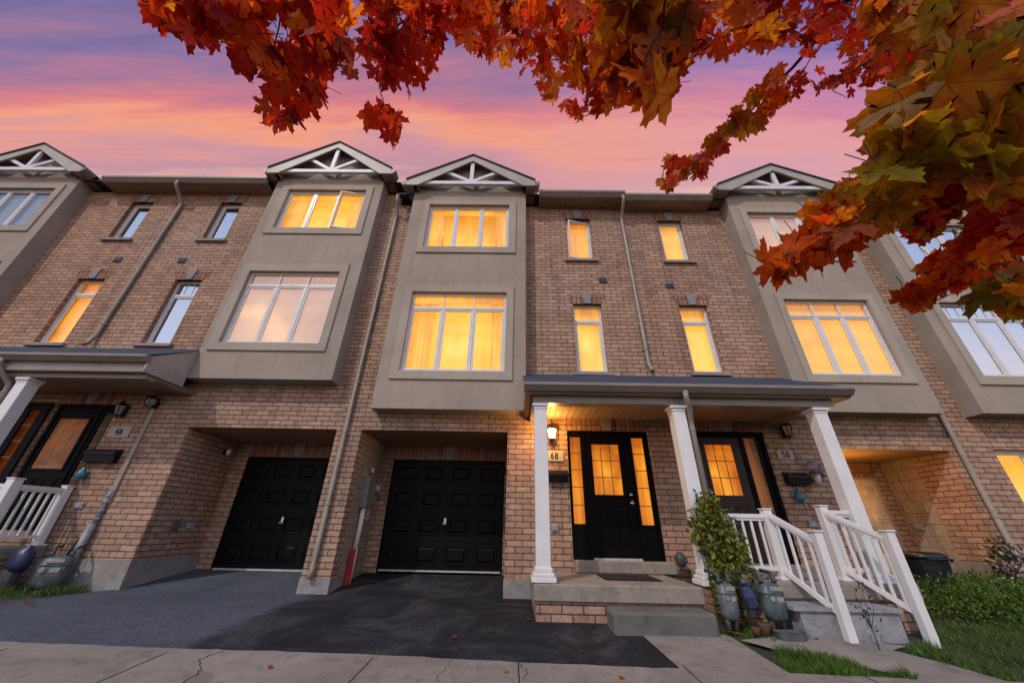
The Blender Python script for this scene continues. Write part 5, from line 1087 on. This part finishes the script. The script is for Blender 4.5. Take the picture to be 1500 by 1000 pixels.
# leaf stalks
b = MB()
for i in range(0, n, 2):
    a = Vector(P_[i] - D_[i] * Sz[i] * 0.5); e = a + Vector((random.gauss(0.01, .02), random.gauss(0, .02), Sz[i] * 0.55)); b.tube([a, (a + e) / 2 + Vector((0.004, 0, 0.0)), e], 0.0011, 3, False)
b.build('leaf_stalks', M['bark'], tree)
br = MB()
def branch(pts, r0, r1, ext=None):
    q = [atd(*p) for p in pts]
    if ext: q = [Vector(e) for e in ext] + q
    Q_ = []
    for i in range(len(q) - 1):
        for j in range(4):
            t = j / 4; a = q[max(i - 1, 0)]; b_ = q[i]; c = q[i + 1]; d_ = q[min(i + 2, len(q) - 1)]
            Q_.append(0.5 * ((2 * b_) + (-a + c) * t + (2 * a - 5 * b_ + 4 * c - d_) * t * t + (-a + 3 * b_ - 3 * c + d_) * t ** 3) + Vector((random.uniform(-.004, .004),) * 3))
    Q_.append(q[-1]); m_ = len(Q_); br.tube(Q_, [r0 + (r1 - r0) * (i / (m_ - 1)) ** 0.7 for i in range(m_)], 8)
for (a_, b_) in TWIG:
    p0, p1 = atd(a_[0], a_[1], a_[2]), atd(b_[0], b_[1], b_[2]); mid = (p0 + p1) / 2 + Vector((random.gauss(0, .008), random.gauss(0, .008), random.uniform(0, .018)))
    if (p1 - p0).length < 0.45: br.tube([p0, mid, p1], [0.0024, 0.0018, 0.0012], 5)
HUB = (2.6, 0.9, 3.0)
branch([(1530, 150, 1.5), (1440, 215, 1.4), (1340, 285, 1.35), (1250, 345, 1.3), (1185, 378, 1.25), (1140, 410, 1.22)], 0.022, 0.002, [(3.4, 0.7, 1.6), (2.6, .9, 1.35)])
branch([(1262, -8, 2.4), (1225, 20, 2.35), (1195, 60, 2.3), (1160, 100, 2.3), (1115, 145, 2.3), (1075, 190, 2.3), (1010, 245, 2.3)], 0.016, 0.002, [HUB])
branch([(1130, 30, 1.9), (1145, 42, 1.9), (1095, 38, 1.85), (1060, 52, 1.8), (1020, 80, 1.75), (985, 90, 1.7)], 0.011, 0.002, [HUB, (1.6, 0.9, 2.2)])
branch([(1140, 42, 1.9), (1110, 25, 1.9), (1072, 8, 1.95)], 0.008, 0.003)
branch([(720, -15, 1.8), (680, 5, 1.7), (640, 14, 1.65), (600, 14, 1.6), (572, 14, 1.55)], 0.010, 0.002, [HUB, (0.9, .7, 2.2)])
branch([(655, 6, 1.7), (635, 40, 1.65), (610, 70, 1.6), (590, 90, 1.6)], 0.004, 0.001)
branch([(622, 14, 1.6), (578, 45, 1.55), (565, 90, 1.5), (560, 150, 1.4), (570, 180, 1.38)], 0.004, 0.001)
branch([(575, 45, 1.55), (540, 70, 1.5), (515, 90, 1.5)], 0.003, 0.001)
branch([(330, -15, 1.5), (342, 20, 1.45), (352, 60, 1.4), (368, 95, 1.4)], 0.007, 0.001, [HUB, (0.2, .6, 2.2)])
branch([(510, -5, 1.6), (480, 30, 1.55), (450, 80, 1.5), (410, 130, 1.5)], 0.006, 0.001, [(0.2, .6, 2.2)])
branch([(990, -20, 1.2), (970, 40, 1.15), (950, 80, 1.1), (938, 120, 1.05)], 0.005, 0.001, [HUB, (0.9, .7, 2.2)])
branch([(1530, 330, 1.6), (1470, 365, 1.55), (1420, 400, 1.5), (1370, 430, 1.45)], 0.010, 0.002, [(2.9, 0.9, 1.1)])
branch([(1530, -10, 1.5), (1440, 30, 1.45), (1370, 60, 1.5), (1300, 75, 1.55), (1240, 110, 1.6)], 0.014, 0.002, [HUB])
branch([(1530, 60, 1.2), (1450, 120, 1.1), (1380, 160, 1.05), (1330, 200, 1.0)], 0.010, 0.002, [HUB])
br.build('branches', M['bark'], tree, smooth=True)
b = MB(); b.tube([(3.9, 0.7, -1.35), (3.88, 0.7, -0.6), (3.8, 0.72, 0.6), (3.65, 0.75, 1.6), (3.2, 0.8, 2.5), HUB, (2.3, 1.0, 3.6), (2.0, 1.0, 4.6)], [0.17, 0.13, 0.115, 0.10, 0.07, 0.05, 0.035, 0.01], 14)
b.tube([(3.7, 0.75, 1.4), (3.3, 0.7, 1.6), (2.6, 0.9, 1.35), (2.9, .9, 1.1)], [0.05, 0.04, 0.025, 0.012], 8); b.build('trunk', M['bark'], tree, smooth=True)

# ---- leafy shrub beside the porch of 68
GRN = [(0.075, 0.10, 0.016), (0.10, 0.13, 0.022), (0.055, 0.085, 0.014), (0.13, 0.14, 0.03), (0.04, 0.06, 0.012), (0.09, 0.07, 0.02)]
def blob_points(spec):
    P, C = [], []
    for (cx, cy, cz, rx, ry, rz, k) in spec:
        d = unit(rng.normal(size=(k, 3))); r_ = rng.random((k, 1)) ** 0.45; P.append(np.array([cx, cy, cz]) + d * r_ * np.array([rx, ry, rz])); C.append(d)
    return np.concatenate(P), np.concatenate(C)
vine = thing('leafy_shrub', (2.62, 5.55, gz(5.5)), 'tall leafy green shrub climbing between the two porches in front of the gas meter', 'shrub')
pts, dr = blob_points([(2.62, 5.50, 0.42, 0.07, .07, 0.10, 40), (2.80, 5.50, 0.40, 0.05, .06, 0.10, 30), (2.72, 5.50, 0.28, 0.15, .14, 0.16, 190), (2.58, 5.50, 0.16, 0.19, .16, 0.20, 270), (2.80, 5.48, 0.10, 0.22, .17, 0.24, 360), (2.50, 5.5, 0.0, 0.15, .14, 0.14, 150), (2.66, 5.48, -0.10, 0.24, .18, 0.22, 430), (2.88, 5.48, -0.14, 0.19, .16, 0.24, 300), (2.70, 5.46, -0.36, 0.20, .16, 0.22, 330), (2.94, 5.48, -0.38, 0.15, .14, 0.18, 170), (2.66, 5.44, -0.58, 0.15, .14, 0.20, 190), (2.60, 5.42, -0.78, 0.12, .12, 0.18, 120), (3.02, 5.48, -0.50, 0.10, .10, 0.10, 50)])
k = len(pts); leaf_object('foliage', OVAL, pts, unit(dr * 0.7 + rng.normal(0, 0.5, (k, 3)) + np.array([0, -.1, -0.3])), unit(dr * .6 + rng.normal(0, .5, (k, 3)) + np.array([0, -0.3, 0.6])), rng.uniform(0.028, 0.085, k), pick(GRN, k, .4) * np.array([2.1, 1.9, 1.6]), M['leaf'], vine)
b = MB()
for i in range(16):
    x = 2.62 + random.gauss(0, .05); q = pts[random.randrange(k)]; b.tube([(x, 5.52, -1.08), (x + random.gauss(0, .04), 5.5, -0.6), ((x + q[0]) / 2, 5.5, (q[2] - .6) / 2), (q[0], q[1], q[2])], [0.009, 0.007, 0.005, 0.002], 6)
b.build('stems', M['stem'], vine)
# sapling by the newel
sap = thing('young_rose_bush', (3.86, 4.84, gz(4.8)), 'thin dark twig of a plant in front of the white newel post by the steps', 'plant')
b = MB(); tip = []
for a in ((3.80, -0.60), (3.90, -0.52), (3.98, -0.66), (3.86, -0.8), (3.76, -0.70)):
    b.tube([(3.86, 4.84, -1.10), (3.85, 4.84, -0.9), ((3.86 + a[0]) / 2, 4.84, (a[1] - .9) / 2), (a[0], 4.84, a[1])], [0.005, 0.004, 0.003, 0.002], 6); tip += [(a[0], 4.84, a[1]), ((3.86 + a[0]) / 2, 4.84, (a[1] - .9) / 2)] 
b.build('stems', M['stem'], sap); tp = np.repeat(np.array(tip), 5, 0) + rng.normal(0, .03, (len(tip) * 5, 3)); k = len(tp)
leaf_object('foliage', OVAL, tp, unit(rng.normal(0, 1, (k, 3))), unit(rng.normal(0, .5, (k, 3)) + np.array([0, -.6, .6])), rng.uniform(.025, .05, k), pick([(0.05, .05, .02), (.09, .05, .03), (.03, .04, .015)], k), M['leaf'], sap)
# flowers in the wall pot
fp = [o for o in COL.objects if o.name == 'wall_flower_pot'][0]
pts, dr = blob_points([(5.45, W - .1, 1.08, .12, .07, .09, 70), (5.54, W - .1, 1.02, .09, .06, .06, 40)]); k = len(pts)
leaf_object('flowers', OVAL, pts, dr, unit(rng.normal(0, 1, (k, 3))), rng.uniform(.03, .05, k), pick([(.30, .22, .48), (.42, .38, .6), (.2, .12, .36), (.5, .5, .6)], k), M['leaf'], fp)
pts, dr = blob_points([(5.50, W - .1, .955, .10, .06, .05, 40)]); k = len(pts)
leaf_object('foliage', OVAL, pts, dr, unit(rng.normal(0, 1, (k, 3))), rng.uniform(.04, .06, k), pick(GRN, k), M['leaf'], fp)
# hedge
hedge = thing('low_hedge', (6.8, 6.3, gz(6.3)), 'low dark green hedge along the right edge in front of the garage recess', 'hedge')
spec = []
for i in range(46):
    x = random.uniform(5.55, 9.0); y = random.uniform(5.95, 6.75); z = random.uniform(-0.98, -0.62); spec.append((x, y, z, .28, .24, .17, 230))
pts, dr = blob_points(spec); k = len(pts)
leaf_object('foliage', OVAL4, pts, unit(dr * .8 + rng.normal(0, .5, (k, 3)) + np.array([0, -.2, .3])), unit(rng.normal(0, .5, (k, 3)) + np.array([0, -.3, .8])), rng.uniform(.03, .06, k), pick([(0.06, 0.14, 0.016), (0.10, 0.20, 0.024), (0.035, 0.085, 0.012), (0.15, 0.24, 0.035)], k, .35), M['leaf'], hedge)
b = MB()
for i in range(40): x, y = random.uniform(5.6, 9.0), random.uniform(6.0, 6.7); b.tube([(x, y, -1.1), (x + random.gauss(0, .05), y, -.8), (x + random.gauss(0, .1), y + random.gauss(0, .06), -.6)], [.009, .006, .003], 5)
b.build('stems', M['stem'], hedge)
# white flower planter at the right edge
pl = thing('flower_planter', (8.0, 6.5, gz(6.5)), 'planter of small white and yellow flowers under the ground floor window at the right edge', 'planter')
b = MB(); b.lathe([(0.24, 0), (0.30, 0.35), (0.33, 0.38), (0.28, 0.38)], (7.98, 6.75, gz(6.5)), 20); b.build('pot', M['plastic_black'], pl)
pts, dr = blob_points([(7.85, 6.7, -.42, .24, .2, .20, 260), (8.05, 6.7, -.35, .24, .2, .22, 260), (7.85, 6.7, -.15, .14, .12, .14, 90), (7.75, 6.7, -.58, .14, .14, .12, 90)]); k = len(pts)
leaf_object('foliage', OVAL, pts, dr, unit(rng.normal(0, 1, (k, 3))), rng.uniform(.04, .08, k), pick([(.06, .07, .02), (.10, .09, .03), (.16, .11, .03), (.03, .04, .015)], k), M['leaf'], pl)
pts, dr = blob_points([(7.9, 6.6, -.40, .26, .2, .22, 90), (7.72, 6.6, -.52, .14, .14, .18, 40), (8.1, 6.6, -.35, .2, .2, .2, 60)]); k = len(pts)
leaf_object('flowers', OVAL, pts, dr, unit(dr + rng.normal(0, .4, (k, 3))), rng.uniform(.05, .09, k), pick([(.5, .5, .58), (.42, .45, .55), (.6, .58, .6), (.35, .15, .3)], k), M['leaf'], pl)

# ---- grass and litter
def grass(name, poly, n, h, pal, dz=0.0, lab=None):
    xs = [p[0] for p in poly]; ys = [p[1] for p in poly]; P = []
    while len(P) < n:
        x, y = random.uniform(min(xs), max(xs)), random.uniform(min(ys), max(ys))
        if inside(x, y, poly): P.append((x, y, gz(y) - .03 + dz))
    P = np.array(P); k = len(P); D = unit(np.stack([rng.normal(0, .45, k), rng.normal(-.05, .45, k), np.ones(k)], 1)); Nn = unit(np.stack([rng.normal(0, 1, k), rng.normal(-1, .6, k), rng.normal(.3, .3, k)], 1))
    clump = 0.6 + 0.8 * (np.sin(P[:, 0] * 9 + np.sin(P[:, 1] * 11)) * .5 + .5)
    sz = rng.uniform(h * .5, h * 1.2, k) * clump
    o = leaf_object(name, [(0, 0), (0.045, .35), (0, 1), (-.045, .35)], P, D, Nn, sz, pick(pal, k, .35), M['grass'], None, .02, .5, kind='stuff')
    if lab: tag(o, lab, 'grass')
    return o
GR = [(.06, .14, .014), (.09, .19, .02), (.04, .10, .012), (.12, .20, .035)]
GD2 = [(.07, .09, .025), (.10, .10, .035), (.05, .10, .018), (.08, .13, .025)]
grass('grass', [(2.50, 4.22), (2.60, 4.62), (2.72, 4.76), (3.1, 4.53), (3.56, 4.18), (3.5, 4.13), (2.6, 4.18)], 5200, .085, GR, lab='bright green tuft of grass between the two paths')
grass('grass', [(4.32, 4.15), (4.2, 4.5), (4.05, 4.85), (4.3, 4.98), (4.6, 5.1), (5.1, 5.5), (5.5, 6.0), (9.5, 6.2), (9.5, 4.05)], 26000, .08, GR + GD2, lab='lawn at the right below the hedge')
grass('weeds', [(2.45, 5.1), (2.5, 5.45), (3.15, 5.6), (3.3, 5.2), (2.7, 5.02)], 1500, .07, GR + GD2, lab='weeds and litter at the foot of the gas meters')
grass('weeds', [(-9.5, 5.75), (-7.0, 6.0), (-6.6, 6.7), (-7.2, 6.9), (-9.5, 6.6)], 5000, .10, GR + GD2, .03, lab='rough grass at the left edge below the porch of 48')
grass('weeds', [(3.62, 4.78), (4.0, 4.86), (4.5, 4.95), (4.5, 4.88), (4.0, 4.8)], 700, .05, GD2, lab='thin weeds along the foot of the precast step')
grass('weeds', [(2.34, 5.0), (2.40, 5.48), (2.55, 5.5), (2.55, 5.0), (2.50, 4.4), (2.47, 4.4)], 700, .05, GR + GD2, lab='weeds in the gap between the two paths')
# fallen leaves
lf = []
for i in range(46):
    if i < 14: x, y = random.uniform(2.5, 3.6), random.uniform(5.0, 5.6)
    elif i < 26: x, y = random.uniform(-7.2, -6.3), random.uniform(5.4, 5.9)
    elif i < 38: x, y = random.uniform(4.1, 7), random.uniform(4.2, 5.6)
    else: x, y = random.uniform(-2.5, 1.6), random.uniform(4.3, 6.9)
    lf.append((x, y, gz(y) + .02))
q = np.array(lf); k = len(q)
leaf_object('leaf_litter', MAPLE, q, unit(np.concatenate([rng.normal(0, 1, (k, 2)), np.full((k, 1), .05)], 1)), np.tile([[0.1, -.15, 1.0]], (k, 1)), rng.uniform(.04, .07, k), pick(ORG + [(.2, .1, .06), (.3, .2, .14)], k), M['mapleleaf'], None, .1, .2, kind='stuff')
for x, y, lab in ((-0.07, 4.04, 'orange leaf lying on the sidewalk below the middle driveway'), (0.93, 4.0, 'dry leaf on the sidewalk near the right end of the driveway'), (-2.1, 4.0, 'dry leaf on the sidewalk right of the long crack')):
    q = np.array([(x, y, gz(y) + .02)]); o = leaf_object('fallen_leaf', MAPLE, q, unit(np.append(rng.normal(0, 1, 2), 0.05)[None]), np.array([[0.1, -.15, 1.0]]), np.array([0.05]), pick(ORG, 1), M['mapleleaf'], None, .1, .2)
    tag(o, lab, 'leaf', 'fallen leaves')
